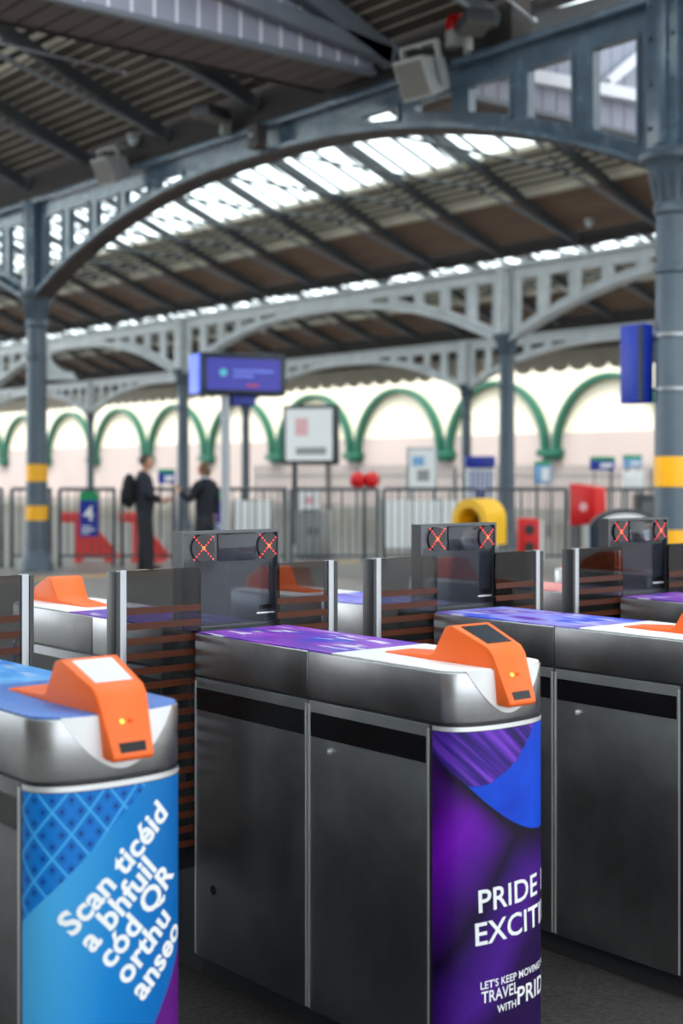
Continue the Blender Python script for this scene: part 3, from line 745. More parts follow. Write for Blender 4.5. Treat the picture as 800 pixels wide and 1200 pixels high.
def make_gate(x, y, label, poster, top_n, top_f, plate, screen, letters, left=True, right=True):
    g = thing('ticket_gate', label, 'ticket gate', (x, y, 0), 0, 'row of ticket gates')
    I = Matrix.Identity(4)
    half(g, I, NL, .50, poster, top_n, plate, screen, letters)
    T = Matrix.Translation((W, FS + FL, 0)) @ Matrix.Rotation(math.pi, 4, 'Z')
    half(g, T, FL, .575, M['poster_purple'], top_f, M['white'], M['screen_dark'])
    hs = MB().box(.03, W - .03, NL, FS, .0, 1.03)
    hz = obj('flap_housing', hs, M['charcoal'], g)
    for z in (.35, .55, .75): obj('slot', MB().box(.0285, .032, NL + .07, NL + .1, z, z + .06), M['black'], hz)
    obj('housing_lid', MB().box(.0, W, NL + .03, FS - .002, 1.03, 1.045), M['charcoal'], g)
    signal_panel(g, NL + .042)
    if left: glass_flap(g, .03, -.262, NL + .012, I)
    if right: glass_flap(g, W - .03, W + .208, NL + .012, I)
    return g
gA = make_gate(1.262, GY + .03, 'near left ticket gate with blue poster reading Scan ticéid a bhfuil cód QR', M['poster_blue'], ST['blue'], ST['blue'], ST['bluetile'], M['screen_pale'], letters_blue)
gB = make_gate(2.335, GY, 'middle ticket gate with purple poster reading Pride is exciting', M['poster_purple'], ST['purple'], ST['purple'], M['white'], M['screen_dark'], letters_pride)
gC = make_gate(3.315, GY, 'ticket gate at right, behind the purple postered one', M['poster_purple'], ST['blueviolet'], ST['blueviolet'], M['white'], M['screen_dark'], None)
gD = make_gate(4.305, GY, 'ticket gate farther right whose crossed panel is before the large column', M['poster_purple'], ST['purple'], ST['red'], M['white'], M['screen_dark'], None)
gE = make_gate(5.29, GY, 'farthest ticket gate, only its far end seen behind the right panel', M['poster_purple'], ST['red'], ST['purple'], M['white'], M['screen_dark'], None)

# ------------------------------------------------------------------ the railing across the concourse and things along it
RD = 23.0
def frame_at(u, Y, name, label, cat, turn=0., group=None, z=0.):
    x, y = px(u, Y); return thing(name, label, cat, (x, y, z), R(-YAW + turn), group)   # local x = to the right, local y = away from the viewer
posts = [(-70, 3), (14, 60), (70, 135), (143, 205), (212, 335), (341, 443), (450, 560), (566, 664), (670, 770), (776, 850)]
rlab = ['grey railing panel at the left edge of the picture', 'grey railing panel behind the left banded column', 'grey railing panel carrying the blue sign with number 4', 'grey railing panel behind the standing man with backpack',
        'grey railing panel behind the woman in the navy jacket', 'grey railing panel in front of the pale grey cabinet', 'grey railing panel left of the yellow hood', 'grey railing panel behind the small red box', 'grey railing panel behind the tall red cabinet on legs', 'grey railing panel right of the big column']
bar_me = None
for (u0, u1), lb in zip(posts, rlab):
    w = (u1 - u0) / 1650 * RD
    r = frame_at(u0, RD, 'railing', lb, 'railing', 0, 'railing across the concourse')
    for x in (0, w - .02):
        obj('post', MB().box(x - .03, x + .03, -.03, .03, 0, 1.28), M['rail'], r, bevel=.006)
    obj('top_rail', MB().box(0, w, -.035, .035, 1.25, 1.31), M['rail'], r, bevel=.012)
    obj('bottom_rail', MB().box(0, w, -.02, .02, .17, .21), M['rail'], r)
    if bar_me is None:
        bar_me = MB().tube((0, 0, .2), (0, 0, 1.26), .011, 6).mesh('bar'); bar_me.materials.append(M['rail'])
    n = max(2, int(w / .115))
    for i in range(1, n):
        b = link('bar', bar_me, M['rail'], r); b.location = (w * i / n, 0, 0)
pf = frame_at(300, 42, 'palisade_fence', 'pale galvanised palisade fence along the far platform', 'fence', 4)
pale_me = MB().prism([(-.035, .1), (.035, .1), (.035, 1.75), (0, 1.85), (-.035, 1.75)], -.01, .01, 'y').mesh('pale'); pale_me.materials.append(M['palis'])
for i in range(80):
    p = link('pale', pale_me, M['palis'], pf); p.location = (i * .155, 0, 0)
for z in (.4, 1.45): obj('fence_rail', MB().box(-.05, 12.4, .015, .055, z, z + .05), M['palis'], pf)
for i in range(5): obj('post', MB().box(3 * i - .04, 3 * i + .04, .05, .13, 0, 1.7), M['palis'], pf)

def glyph(parent, name, txt, x, z, size, mat, y=-.012, bold=.0, fl=False, xs=1.):
    cu = bpy.data.curves.new(name, 'FONT'); cu.body = txt; cu.size = size; cu.offset = bold; cu.align_x = 'CENTER'; cu.extrude = .001; cu.resolution_u = 3
    to = bpy.data.objects.new('tmp', cu); C.objects.link(to); bpy.context.view_layer.update()
    me = bpy.data.meshes.new_from_object(to.evaluated_get(bpy.context.evaluated_depsgraph_get()))
    bpy.data.objects.remove(to); bpy.data.curves.remove(cu)
    me.transform(Matrix.Translation((x, y, z)) @ Matrix.Rotation(R(90), 4, 'X') @ Matrix.Diagonal((xs, 1, 1, 1)))
    return link(name, me, mat, parent)
def platform_sign(u0, u1, z0, z1, label, Y=22.88, four=False):
    w = (u1 - u0) / 1650 * Y
    s = frame_at((u0 + u1) / 2, Y, 'platform_sign', label, 'sign')
    zg = z1 - .14
    obj('board', MB().box(-w / 2, w / 2, -.01, .02, z0, zg), M['blue'], s)
    obj('header', MB().box(-w / 2, w / 2, -.01, .02, zg, z1), M['sgreen'], s)
    if four: glyph(s, 'numeral', '4', 0, z0 + .26, .34, M['paper'], -.0125, .004)
    for i, ww in enumerate((.5, .7, .4)): obj('print_line', MB().box(-w * .36, -w * .36 + w * ww, -.0125, -.009, z0 + .15 - i * .05, z0 + .172 - i * .05), M['paper'], s)
    obj('hook', MB().box(-w * .3, w * .3, .02, .06, z1 - .02, z1 + .07), M['rail'], s)
    return s
platform_sign(93, 115, .51, 1.24, 'blue platform sign with white number 4 hung on the railing', four=True)
platform_sign(243, 266, .55, 1.24, 'blue and green platform sign beside the woman')

def barrier(u, label, turn, w):
    b = frame_at(u, 24.6, 'safety_barrier', label, 'barrier', turn, 'red plastic barriers behind the railing')
    obj('panel', MB().prism([(-w / 2, .06), (w / 2 + .2, .06), (w / 2 - .25, .62), (w / 2 - .25, .78), (-w / 2, .78)], -.03, .03, 'y'), M['redpale'], b, bevel=.01)
    obj('rail', MB().box(-w / 2 - .25, w / 2 - .2, -.035, .035, .68, .86), M['redpale'], b, bevel=.01)
    for x in (-w / 2 + .08, w / 2 - .02): obj('foot', MB().box(x - .05, x + .05, -.25, .25, 0, .06), M['redpale'], b)
barrier(108, 'red plastic safety barrier behind the number 4 sign', 4, .62)
barrier(172, 'red plastic safety barrier behind the legs of the standing man', -6, .5)

def cabinet(u0, u1, z0, z1, Y, d, mat, name, label, cat, turn=0., legs=0):
    w = (u1 - u0) / 1650 * Y
    c = frame_at((u0 + u1) / 2, Y, name, label, cat, turn)
    obj('body', MB().box(-w / 2, w / 2, 0, d, z0, z1), mat, c, bevel=.015); return c, w
c, w = cabinet(346, 388, .06, .86, 25.5, .4, M['greybox'], 'equipment_cabinet', 'pale grey metal cabinet standing behind the railing', 'cabinet')
obj('plinth', MB().box(-w / 2 + .03, w / 2 - .03, .03, .37, 0, .06), M['dark'], c)
for x in (-w / 4, w / 4):
    dd = obj('door', MB().box(x - w / 4 + .012, x + w / 4 - .012, -.02, 0, .1, .82), M['greybox'], c, bevel=.005)
    obj('handle', MB().box(x - .02 + .1 * (1 if x < 0 else -1), x + .02 + .1 * (1 if x < 0 else -1), -.04, -.02, .42, .56), M['rail'], dd)
nb = frame_at(363, 25.3, 'notice_board', 'small white notice with pink print on the grey cabinet', 'notice', z=.86)
obj('sheet', MB().box(-.2, .2, 0, .02, .03, .42), M['paper'], nb); obj('print_block', MB().box(-.1, .08, -.004, 0, .12, .26), M['pinkpaper'], nb); obj('foot', MB().box(-.15, .15, -.05, .09, 0, .03), M['rail'], nb)

pb = frame_at(494, 30, 'poster_board', 'pale poster board on legs left of the middle column', 'poster')
w = 35 / 1650 * 30
obj('frame', MB().box(-w / 2, w / 2, 0, .06, 1.2, 2.1), M['alu'], pb, bevel=.01); obj('sheet', MB().box(-w / 2 + .04, w / 2 - .04, -.008, 0, 1.25, 2.05), M['paper'], pb)
obj('picture', MB().box(-.1, .16, -.012, -.008, 1.38, 1.62), M['greybox'], pb); obj('picture', MB().box(-.2, .05, -.012, -.008, 1.7, 1.9), M['lightblue'], pb)
for x in (-w / 2 + .05, w / 2 - .05): obj('leg', MB().box(x - .025, x + .025, .01, .05, 0, 1.2), M['alu'], pb)

hd = [(24.8, 437, 563, .0), (24.8, 563, 590, 0)]
for i, (u, lb) in enumerate(((515, 'white hoarding board behind the railing, left of the yellow hood'), (297, 'white hoarding board behind the railing, right of the woman'))):
    h = frame_at(u, 27.0, 'hoarding_board', lb, 'hoarding', 0, 'white hoarding boards behind the railing')
    ww = (135 if i == 0 else 44) / 1650 * 27; n = 4 if i == 0 else 2
    for k in range(n): obj('panel', MB().box(-ww / 2 + ww * k / n + .01, -ww / 2 + ww * (k + 1) / n - .01, 0, .03, .12, 1.02), M['paper'], h)
    for k in range(n + 1): obj('post', MB().box(-ww / 2 + ww * k / n - .03, -ww / 2 + ww * k / n + .03, .03, .08, 0, 1.06), M['palis'], h)

k = frame_at(562, 34, 'kiosk', 'small kiosk with blue roof and blue striped front', 'kiosk')
obj('roof', MB().box(-.36, .36, -.2, .5, 1.68, 1.96), M['blue'], k, bevel=.04); obj('body', MB().box(-.3, .3, -.1, .45, 0, 1.68), M['paper'], k)
for i in range(5): obj('stripe', MB().box(-.26 + i * .115, -.26 + i * .115 + .06, -.106, -.1, .9, 1.6), M['blue'], k)

t = frame_at(427, 24.4, 'phone_hood', 'red rounded twin hood on a post behind the railing', 'phone hood')
for x in (-.12, .12): obj('hood', MB().ball((x, 0, 1.42), (.14, .16, .15), 12, 8), M['red'], t)
obj('shelf', MB().box(-.2, .2, -.1, .1, 1.24, 1.3), M['red'], t, bevel=.01); obj('post', MB().tube((0, .05, 0), (0, .05, 1.3), .04, 10), M['rail_green'], t)

# yellow hood: an arch shell open to the left
yh = frame_at(561, 20.6, 'yellow_hood', 'bright yellow rounded hood behind the crossed middle panel', 'phone hood', -42)
mb = MB(); n = 14; o_, i_ = [], []
for q in range(n + 1):
    a = math.pi * q / n; o_.append((.31 * math.cos(a), .86 + .31 * math.sin(a))); i_.append((.2 * math.cos(a), .84 + .2 * math.sin(a)))
for q in range(n): mb.prism([o_[q], o_[q + 1], i_[q + 1], i_[q]], -.25, .25, 'y')
mb.prism([(-.31, .5), (-.2, .5), (-.2, .86), (-.31, .86)], -.25, .25, 'y').prism([(.2, .5), (.31, .5), (.31, .86), (.2, .86)], -.25, .25, 'y')
obj('hood_shell', mb, M['yell'], yh); obj('back_panel', MB().box(-.2, .2, .18, .24, .5, 1.0), M['dark'], yh)
obj('post', MB().box(-.06, .06, .1, .2, 0, .9), M['yell'], yh)

rc = frame_at(680, 21.8, 'fire_cabinet', 'bright red cabinet on two dark legs before the railing', 'cabinet', -40)
obj('body', MB().prism([(-.2, .72), (.26, .78), (.26, 1.32), (-.2, 1.38)], 0, .34, 'y'), M['red'], rc, bevel=.02)
dd = obj('door', MB().box(-.16, .22, -.014, .0, .82, 1.28), M['red'], rc, bevel=.01); obj('round_label', MB().tube((.06, -.018, 1.02), (.06, -.012, 1.02), .07, 16), M['pinkpaper'], dd)
for x in (-.14, .18): obj('leg', MB().box(x - .035, x + .035, .12, .2, 0, .76), M['rail'], rc)
sr = frame_at(620, 24.0 - 1.6, 'grit_bin', 'small upright red box with two dark openings', 'bin')
obj('body', MB().box(-.17, .17, 0, .3, .16, .82), M['red'], sr, bevel=.03); obj('side_panel', MB().box(.17, .23, .02, .28, .16, .78), M['paper'], sr)
for z in (.36, .64): obj('opening', MB().tube((0, -.01, z), (0, .004, z), .085, 16), M['dark'], sr)
for x in (-.13, .13): obj('foot', MB().box(x - .03, x + .03, .05, .25, 0, .16), M['rail'], sr)
nm = frame_at(733, 16.6, 'recycling_unit', 'navy arched unit with white crest beside the big column', 'bin', -8)
w = .42
ar = [(w * math.cos(math.pi * q / 14), .86 + .25 * math.sin(math.pi * q / 14)) for q in range(15)]
obj('shell', MB().prism([(-w, .08)] + [(w, .08)] + ar, 0, .5, 'y'), M['navy'], nm, bevel=.02)
ar2 = [(.30 * math.cos(math.pi * q / 12), .93 + .13 * math.sin(math.pi * q / 12)) for q in range(13)]
obj('crest', MB().prism(ar2, -.012, 0, 'y'), M['paper'], nm)
for x, mt in ((-.26, M['pinkpaper']), (.1, M['paper'])): obj('label_panel', MB().box(x, x + .12, -.01, 0, .5, .78), mt, nm)
obj('side_panel', MB().box(-w - .06, -w, .02, .48, .08, .9), M['alu'], nm, bevel=.01); obj('base', MB().box(-w + .03, w - .03, .03, .47, 0, .08), M['dark'], nm)
bm_ = frame_at(760, 19.5, 'ticket_machine', 'black machine left of the big column above the navy arched unit', 'machine')
obj('body', MB().box(-.17, .17, 0, .3, 0, 1.24), M['dark'], bm_, bevel=.02); obj('display', MB().box(-.1, .1, -.008, 0, .98, 1.14), M['screen_dark'], bm_)
for u, z0, z1, w, mt, lb in ((706, 1.62, 1.86, .6, 'blue', 'low blue sign with green edge beyond the railing, right of the red cabinet'), (741, 1.68, 1.9, .46, 'lightblue', 'light blue sign beyond the railing, nearest the big column'), (195, 1.3, 1.56, .42, 'blue', 'blue sign with green edge between man and column'), (636, 1.3, 1.75, .4, 'lightblue', 'pale blue board right of the middle column')):
    s = frame_at(u, 34, 'direction_sign', lb, 'sign')
    obj('board', MB().box(-w / 2, w / 2, 0, .05, z0, z1), M[mt], s, bevel=.01); obj('edge', MB().box(-w / 2, w / 2, 0, .05, z1, z1 + .09), M['sgreen'], s)
    for x in (-w / 3, w / 3): obj('leg', MB().box(x - .025, x + .025, .01, .05, 0, z0), M['rail'], s)
    obj('print_line', MB().box(-w * .1, w * .38, -.006, 0, z0 + .07, z1 - .07), M['paper'], s)
wb = frame_at(742, 33, 'white_board', 'white board on legs beyond the railing by the big column', 'board')
obj('board', MB().box(-.24, .24, 0, .05, 1.18, 1.6), M['paper'], wb, bevel=.01)
for x in (-.18, .18): obj('leg', MB().box(x - .025, x + .025, .01, .05, 0, 1.18), M['rail'], wb)

# departure screen on its pole
ds = frame_at(283, 20.0, 'departure_screen', 'blue departure screen on a steel pole in the concourse', 'screen', 24)
obj('housing', MB().box(-.66, .62, -.15, .28, 2.64, 3.23), M['navy'], ds, bevel=.02)
sc_ = obj('display', MB().box(-.57, .53, -.158, -.149, 2.71, 3.15), P('lit_blue_display', srgb(18, 16, 120), .3, emit=srgb(30, 26, 200), es=.2), ds)
gl = P('display_print', srgb(100, 120, 220), .3, emit=srgb(100, 120, 225), es=.12)
obj('logo', MB().tube((-.33, -.162, 2.95), (-.33, -.157, 2.95), .055, 16), P('display_logo', srgb(70, 180, 190), .3, emit=srgb(70, 180, 190), es=.15), sc_)
for x0, x1, z in ((-.18, .42, 2.96), (-.18, .12, 2.89)): obj('print_line', MB().box(x0, x1, -.161, -.157, z, z + .035), gl, sc_)
obj('alert_line', MB().box(.02, .2, -.161, -.157, 2.76, 2.79), M['redpale'], sc_)
obj('side_panel', MB().box(-.69, -.66, -.14, .27, 2.66, 3.21), P('glowing_blue_side', srgb(60, 96, 235), .3, emit=srgb(60, 96, 240), es=.35), ds)  # weak glow stands in for light falling on the housing end
obj('bracket', MB().box(-.16, .2, -.05, .2, 2.5, 2.64), M['blue'], ds, bevel=.02)
obj('pole', MB().tube((-.22, .06, 0), (-.22, .06, 2.66), .066, 14), M['alu'], ds)

af = frame_at(362, 30, 'advert_frame', 'big dark framed advertising board standing beyond the railing', 'poster', -22)
obj('frame', MB().box(-.62, .62, 0, .22, 1.72, 3.0), M['charcoal'], af, bevel=.02)
sh = obj('sheet', MB().box(-.54, .54, -.012, 0, 1.82, 2.92), M['paper'], af)
obj('picture', MB().box(-.32, -.02, -.016, -.012, 2.35, 2.72), M['pinkpaper'], sh); obj('picture', MB().box(-.3, .4, -.016, -.012, 1.94, 2.1), M['greybox'], sh)
for x in (-.4, .4): obj('leg', MB().box(x - .04, x + .04, .08, .16, 0, 1.74), M['charcoal'], af)

# blue sign box clamped to the big column, and a bracket on the left one
sb = thing('sign_box', 'royal blue sign box clamped to the big column at right', 'sign', (10.2, 7.9, 2.16))
obj('box', MB().box(-.2, -.06, .165, .44, 0, .71), M['blue'], sb, bevel=.012)
obj('side_rail', MB().box(-.215, -.2, .17, .22, .02, .69), M['navy'], sb)
for z in (.12, .6):
    obj('clamp', MB().lathe([(.166, z - .014), (.172, z - .014), (.172, z + .014), (.166, z + .014)], 28), M['alu'], sb)
lb_ = thing('lamp_bracket', 'pale curved iron bracket on the left banded column', 'bracket', (10.2, 7.9 + BAY, 3.0), R(-YAW))
obj('plate', MB().box(.155, .21, -.05, .05, 0, .62), M['girder_far'], lb_, bevel=.01)
cv = MB(); pts = [(.2 + .36 * (1 - math.cos(t)), .12 + .36 * (1 - math.sin(t))) for t in [math.pi / 2 * q / 8 for q in range(9)]]
cv.prism([(.2, .05)] + [(.58, .05), (.58, .12)] + pts[::-1] + [(.2, .3)], -.03, .03, 'y'); obj('curved_arm', cv, M['girder_far'], lb_)
obj('shelf', MB().box(.2, .62, -.08, .08, .0, .05), M['girder_far'], lb_, bevel=.01)

# ------------------------------------------------------------------ fittings on the nearest girder
def speaker(y, z, s, label, turn, group=None):
    g = thing('loudspeaker', label, 'loudspeaker', (9.78, y, z)); g.rotation_euler = (0, R(-16), R(turn))
    obj('cabinet', MB().add([(-.15 * s, -.2 * s, -.2 * s), (-.15 * s, .2 * s, -.2 * s), (.22 * s, .13 * s, -.14 * s), (.22 * s, -.13 * s, -.14 * s), (-.22 * s, -.2 * s, .2 * s), (-.22 * s, .2 * s, .2 * s), (.22 * s, .13 * s, .16 * s), (.22 * s, -.13 * s, .16 * s)],
        [(0, 1, 2, 3), (4, 7, 6, 5), (0, 4, 5, 1), (1, 5, 6, 2), (2, 6, 7, 3), (3, 7, 4, 0)]), M['speaker'], g, bevel=.02)
    obj('grille', MB().add([(-.163 * s, -.17 * s, -.165 * s), (-.163 * s, .17 * s, -.165 * s), (-.222 * s, .17 * s, .165 * s), (-.222 * s, -.17 * s, .165 * s), (-.13 * s, -.17 * s, -.165 * s), (-.13 * s, .17 * s, -.165 * s), (-.19 * s, .17 * s, .165 * s), (-.19 * s, -.17 * s, .165 * s)],
        [(0, 1, 2, 3), (4, 7, 6, 5), (0, 4, 5, 1), (1, 5, 6, 2), (2, 6, 7, 3), (3, 7, 4, 0)]), M['grille'], g)
    obj('yoke', MB().box(-.03, .03, -.24 * s, -.21 * s, -.1, .3 * s).box(-.03, .03, .21 * s, .24 * s, -.1, .3 * s).box(-.03, .03, -.24 * s, .24 * s, .3 * s, .33 * s), M['greybox'], g)
    obj('mount', MB().box(.0, .3, -.04, .04, .28 * s, .33 * s), M['greybox'], g)
speaker(10.72, 5.60, 1.05, 'grey loudspeaker on the nearest girder, close to the red beacon', 6)
speaker(17.1, 5.72, .95, 'grey loudspeaker on the nearest girder, toward the left column', 4)
bc = thing('beacon', 'red beacon lamp on a grey base above the nearest girder', 'beacon', (10.0, 10.5, 5.9))
obj('base', MB().tube((0, 0, 0), (0, 0, .16), .1, 14), M['greybox'], bc); obj('dome', MB().lathe([(.1, .16), (.1, .26), (.07, .33), (.02, .36)], 16), M['beacon'], bc)
def flood(y, z, label, turn, x=9.85):
    f = thing('floodlight', label, 'floodlight', (x, y, z), R(turn))
    obj('housing', MB().add([(-.28, -.16, -.06), (.26, -.16, -.02), (.26, .16, -.02), (-.28, .16, -.06), (-.24, -.13, .08), (.24, -.13, .1), (.24, .13, .1), (-.24, .13, .08)], [(0, 1, 2, 3), (4, 7, 6, 5), (0, 4, 5, 1), (1, 5, 6, 2), (2, 6, 7, 3), (3, 7, 4, 0)]), M['charcoal'], f, bevel=.015)
    obj('lens', MB().box(-.24, .22, -.13, .13, -.068, -.052), M['grille'], f); obj('bracket', MB().box(.2, .36, -.03, .03, -.2, .0), M['greybox'], f)
flood(9.92, 5.95, 'dark floodlight beside the red beacon on the girder', 60, 9.72)
flood(14.5, 5.96, 'dark floodlight on a stalk at the crown of the girder', 20, 9.685)
jb = thing('junction_box', 'rusty clamp box at the crown of the nearest girder', 'box', (9.93, 13.9, 5.46))
obj('body', MB().box(-.06, .09, -.1, .1, 0, .3), M['rust'], jb, bevel=.01); obj('bolt', MB().tube((-.09, 0, .15), (-.06, 0, .15), .025, 8), M['alu'], jb)
for x, y, y1, z0, z1, lb in ((10.2, 9.75, 40.0, 5.82, 6.5, 'nearest'), (20.9, -2., 60.0, 6.0, 6.5, 'second row'), (31.6, 4., 90.0, 5.84, 6.4, 'third row')):
    o = obj('trim_gutter', MB().box(x - .14, x + .14, y, y1, z0, z1), M['backing']); tag(o, 'dark gutter board above the %s girder' % lb, kind='structure')
for i, (p, q, lb) in enumerate((((5.4, 8.2, 6.55), (10.0, 9.4, 5.9), 'long pale tie rod crossing the roof at upper middle'), ((6.9, 15.4, 6.60), (8.75, 15.0, 6.42), 'pale tie rod crossing the boards at upper left'), ((7.0, 19.4, 6.27), (8.55, 18.9, 6.25), 'lower pale tie rod at the left edge of the roof'))):
    o = obj('tie_rod', MB().tube(p, q, .014, 8).ball(q, .035, 8, 6), M['alu']); tag(o, lb, 'tie rod')

def dome(x0, u, v, label):
    xe = x0 + BW; tx = (u - 400) / 1650; k = cy * tx + sy; m = (556 - v) / 1650
    Y = (ZE + SL * xe - CAM_H) / (m + SL * k); X = tx * Y; x, y = cw(X, Y); z = ZE + SL * (xe - x)
    g = thing('dome_camera', label, 'camera', (x, y, z - .02))
    obj('base', MB().tube((0, 0, -.06), (0, 0, .02), .09, 14), M['greybox'], g); obj('dome', MB().ball((0, 0, -.07), (.075, .075, .08), 14, 8), M['screen_pale'], g)
dome(-.5, 156, 157, 'small dome camera under the boards near the left loudspeaker')
dome(10.2, 690, 256, 'small dome camera on brown boards left of the big column capital')
dome(10.2, 748, 266, 'small dome camera on brown boards nearest the big column')

# ------------------------------------------------------------------ people
def skin_mesh(name, nodes, edges, levels=2):
    me = bpy.data.meshes.new(name); me.from_pydata([n[:3] for n in nodes], edges, [])
    o = bpy.data.objects.new('tmp', me); C.objects.link(o)
    o.modifiers.new('s', 'SKIN'); sk = me.skin_vertices[0].data if me.skin_vertices else None
    if sk is None:
        bm = bmesh.new(); bm.from_mesh(me); bm.verts.layers.skin.verify(); bm.to_mesh(me); bm.free(); sk = me.skin_vertices[0].data
    for i, n in enumerate(nodes):
        sk[i].radius = n[3] if hasattr(n[3], '__len__') else (n[3], n[3]); sk[i].use_root = (i == 0)
    o.modifiers['s'].use_smooth_shade = True
    ss = o.modifiers.new('u', 'SUBSURF'); ss.levels = levels; ss.render_levels = levels
    bpy.context.view_layer.update()
    r = bpy.data.meshes.new_from_object(o.evaluated_get(bpy.context.evaluated_depsgraph_get()))
    bpy.data.objects.remove(o); bpy.data.meshes.remove(me); r.name = name; return r
def join(name, meshes):
    bm = bmesh.new()
    for m in meshes: bm.from_mesh(m)
    me = bpy.data.meshes.new(name); bm.to_mesh(me); bm.free()
    me.polygons.foreach_set('use_smooth', [True] * len(me.polygons)); return me
def hand(nodes, edges, wi, wrist, d, side, curl=.5):
    # palm then five fingers, each a chain; d = pointing direction, side = direction of the thumb
    w = Vector(wrist); d = Vector(d).normalized(); t = (Vector(side) - d * Vector(side).dot(d)).normalized(); nrm = d.cross(t)
    p = w + d * .055; nodes.append((*p, (.021, .017))); pi = len(nodes) - 1; edges.append((wi, pi))
    for k, (off, ln) in enumerate(((.026, .070), (.009, .078), (-.009, .072), (-.026, .056))):
        a = w + d * .088 + t * off; b = a + (d * math.cos(curl * .6) + nrm * math.sin(curl * .6)) * ln * .5; c = b + (d * math.cos(curl * 1.5) + nrm * math.sin(curl * 1.5)) * ln * .5
        i0 = len(nodes); nodes += [(*a, .0098), (*b, .0088), (*c, .0075)]; edges += [(pi, i0), (i0, i0 + 1), (i0 + 1, i0 + 2)]
    a = w + d * .03 + t * .036; b = a + (d * .75 + t * .5 + nrm * .3).normalized() * .034; c = b + (d * .9 + t * .15 + nrm * .3).normalized() * .027
    i0 = len(nodes); nodes += [(*a, .0115), (*b, .0098), (*c, .0082)]; edges += [(pi, i0), (i0, i0 + 1), (i0 + 1, i0 + 2)]
def person(label, loc, rz, H, elbows, wrists, hands, top, legs, hairmat, topmat, trousermat, long_hair=False, collar=None, head_turn=0., build=1.0):
    k = H / 1.78
    g = thing('person', label, 'person', loc, rz)
    hip = .93; sh = 1.46; bw = build
    N = [(0, 0, hip, (.10, .07)), (0, .01, 1.12, (.10, .07)), (0, 0, 1.32, (.11, .075)), (0, -.01, sh - .02, (.09, .07)), (0, .0, 1.53, .052), (0, .02, 1.60, .05)]
    E = [(0, 1), (1, 2), (2, 3), (3, 4), (4, 5)]
    for s in (-1, 1):
        q = 0 if s < 0 else 1
        i = len(N); N += [(s * .17, -.01, sh - .035, .052), (*elbows[q], .04), (*wrists[q], .027)]; E += [(3, i), (i, i + 1), (i + 1, i + 2)]
        hand(N, E, i + 2, wrists[q], hands[q][0], hands[q][1])
        kn, an = legs[q]
        j = len(N); N += [(s * .09, 0, hip - .07, .06), (*kn, .045), (*an, .034), (an[0], an[1] + .10, .035, .028)]; E += [(0, j), (j, j + 1), (j + 1, j + 2), (j + 2, j + 3)]
    body = skin_mesh('body', N, E, 2)
    hb = MB(); hc = (0, .035, 1.672)
    hb.ball(hc, (.076, .095, .112), 18, 12); hb.ball((0, .062, 1.612), (.055, .06, .055), 14, 8)
    hb.ball((0, .132, 1.655), (.014, .02, .024), 8, 6); hb.ball((0, .118, 1.618), (.024, .01, .008), 8, 6)
    for s in (-1, 1):
        hb.ball((s * .077, .03, 1.662), (.012, .024, .033), 8, 6); hb.ball((s * .031, .118, 1.682), (.014, .008, .008), 8, 6, 1)
    hm = hb.mesh('head')
    T = Matrix.Translation((0, .02, 1.58)) @ Matrix.Rotation(head_turn, 4, 'Z') @ Matrix.Translation((0, -.02, -1.58)); hm.transform(T)
    S = Matrix.Scale(k, 4)
    bme = join('body', [body, hm]); bme.transform(S)
    b = link('body', bme, [M['skin'], M['dark']], g)
    # hair: cap over the skull, open at the face
    hr = MB(); hr.ball((0, .018, 1.69), (.086, .098, .108), 18, 12)
    if long_hair: hr.ball((0, -.045, 1.63), (.068, .055, .09), 12, 8)
    me = hr.mesh('hair'); bm = bmesh.new(); bm.from_mesh(me)
    lim = -.55 if not long_hair else -.9
    bmesh.ops.delete(bm, geom=[f for f in bm.faces if f.calc_center_median().y > .062 and f.calc_center_median().z < 1.735 or f.calc_center_median().z < (1.64 if not long_hair else 1.55)], context='FACES')
    bm.to_mesh(me); bm.free(); me.transform(T); me.transform(S); link('hair', me, hairmat, g)
    JN = [(0, 0, .80, (.20 * bw, .16 * bw)), (0, .01, 1.10, (.19 * bw, .15 * bw)), (0, 0, 1.32, (.20 * bw, .155 * bw)), (0, -.01, sh, (.11, .085)), (0, 0, 1.535, (.064, .062))]
    JE = [(0, 1), (1, 2), (2, 3), (3, 4)]
    for s in (-1, 1):
        q = 0 if s < 0 else 1
        e, w_ = Vector(elbows[q]), Vector(wrists[q]); cuff = e.lerp(w_, .93)
        i = len(JN); JN += [(s * .19, -.01, sh - .04, .088), (*e, .07), (*cuff, .05)]; JE += [(3, i), (i, i + 1), (i + 1, i + 2)]
    jm = skin_mesh('jacket', JN, JE, 2); jm.transform(S); link('jacket', jm, topmat, g)
    TN = [(0, 0, 1.05, (.15, .11)), (0, 0, .90, (.16, .125))]; TE = [(0, 1)]
    for q, s in ((0, -1), (1, 1)):
        kn, an = legs[q]; j = len(TN); TN += [(s * .092, 0, .80, .125 * bw), (*kn, .098 * bw), (an[0], an[1], an[2] - .05, .085)]; TE += [(1, j), (j, j + 1), (j + 1, j + 2)]
    tm = skin_mesh('trousers', TN, TE, 2); tm.transform(S); link('trousers', tm, trousermat, g)
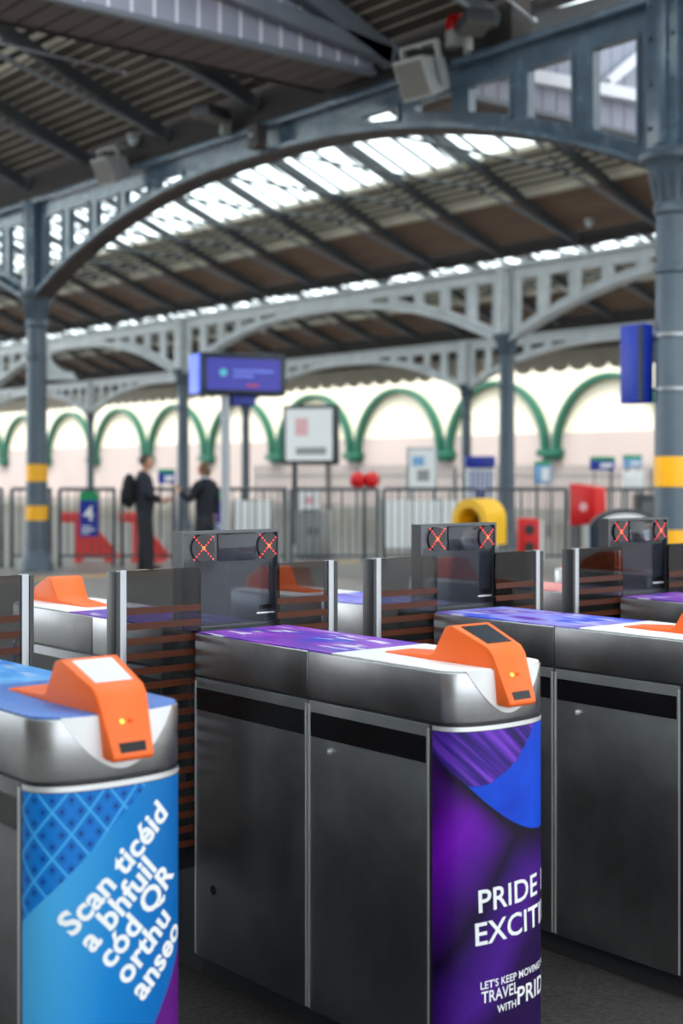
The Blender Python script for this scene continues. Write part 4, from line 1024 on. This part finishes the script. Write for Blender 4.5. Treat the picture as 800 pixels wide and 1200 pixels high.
    for q in (0, 1):
        an = legs[q][1]; smh = MB().ball((an[0], an[1] + .05, .045), (.052, .14, .045), 12, 8).box(an[0] - .045, an[0] + .045, an[1] - .075, an[1] + .17, 0, .022)
        me = smh.mesh('shoe'); me.transform(S); link('shoe', me, M['shoe'], g)
    if collar:
        cm = MB().lathe([(.058, 1.50), (.072, 1.51), (.064, 1.565), (.054, 1.565)], 14).mesh('collar'); cm.transform(S); link('shirt_collar', cm, collar, g)
    return g
mx, my = px(169, 22.2)
person('man in dark jacket with backpack standing by the railing, facing right', (mx, my, 0), R(-YAW - 78), 1.83,
       [(-.27, .0, 1.18), (.26, .02, 1.18)], [(-.2, .2, 1.05), (.19, .26, 1.08)], [((.15, .9, .1), (.8, 0, .5)), ((-.2, .95, .15), (-.8, 0, .6))],
       None, [((-.12, .02, .5), (-.13, -.02, .085)), ((.1, .05, .5), (.09, .07, .085))], M['hair1'], M['cloth'], M['trousers'], build=1.08)
fwd = Vector((math.cos(R(-YAW - 78 + 90)), math.sin(R(-YAW - 78 + 90)), 0))
bp = thing('backpack', 'black backpack worn by the man at the railing', 'backpack', (mx - fwd.x * .235, my - fwd.y * .235, 1.0), R(-YAW - 78))
obj('bag_body', MB().ball((0, 0, .26), (.16, .12, .28), 16, 12), M['bag'], bp); obj('pocket', MB().ball((0, -.08, .16), (.12, .07, .13), 14, 8), M['bag'], bp)
for s in (-1, 1): obj('strap', MB().beam((s * .1, .06, .12), (s * .12, .15, .4), .045, .012).beam((s * .12, .15, .4), (s * .11, .2, .53), .045, .012), M['bag'], bp)
wx, wy = px(240, 22.0)
person('woman in navy jacket turned away, pale collar, hand raised at left', (wx, wy, 0), R(-YAW + 52), 1.70,
       [(-.28, .06, 1.16), (.24, -.03, 1.15)], [(-.3, .3, 1.32), (.26, .02, .92)], [((0, .6, .8), (.8, 0, .3)), ((0, .15, -1), (-.5, .8, 0))],
       None, [((-.1, .03, .5), (-.1, 0, .085)), ((.1, .02, .5), (.1, -.02, .085))], M['hair2'], M['cloth2'], M['trousers'], long_hair=True, collar=M['shirt'], head_turn=R(10), build=.95)
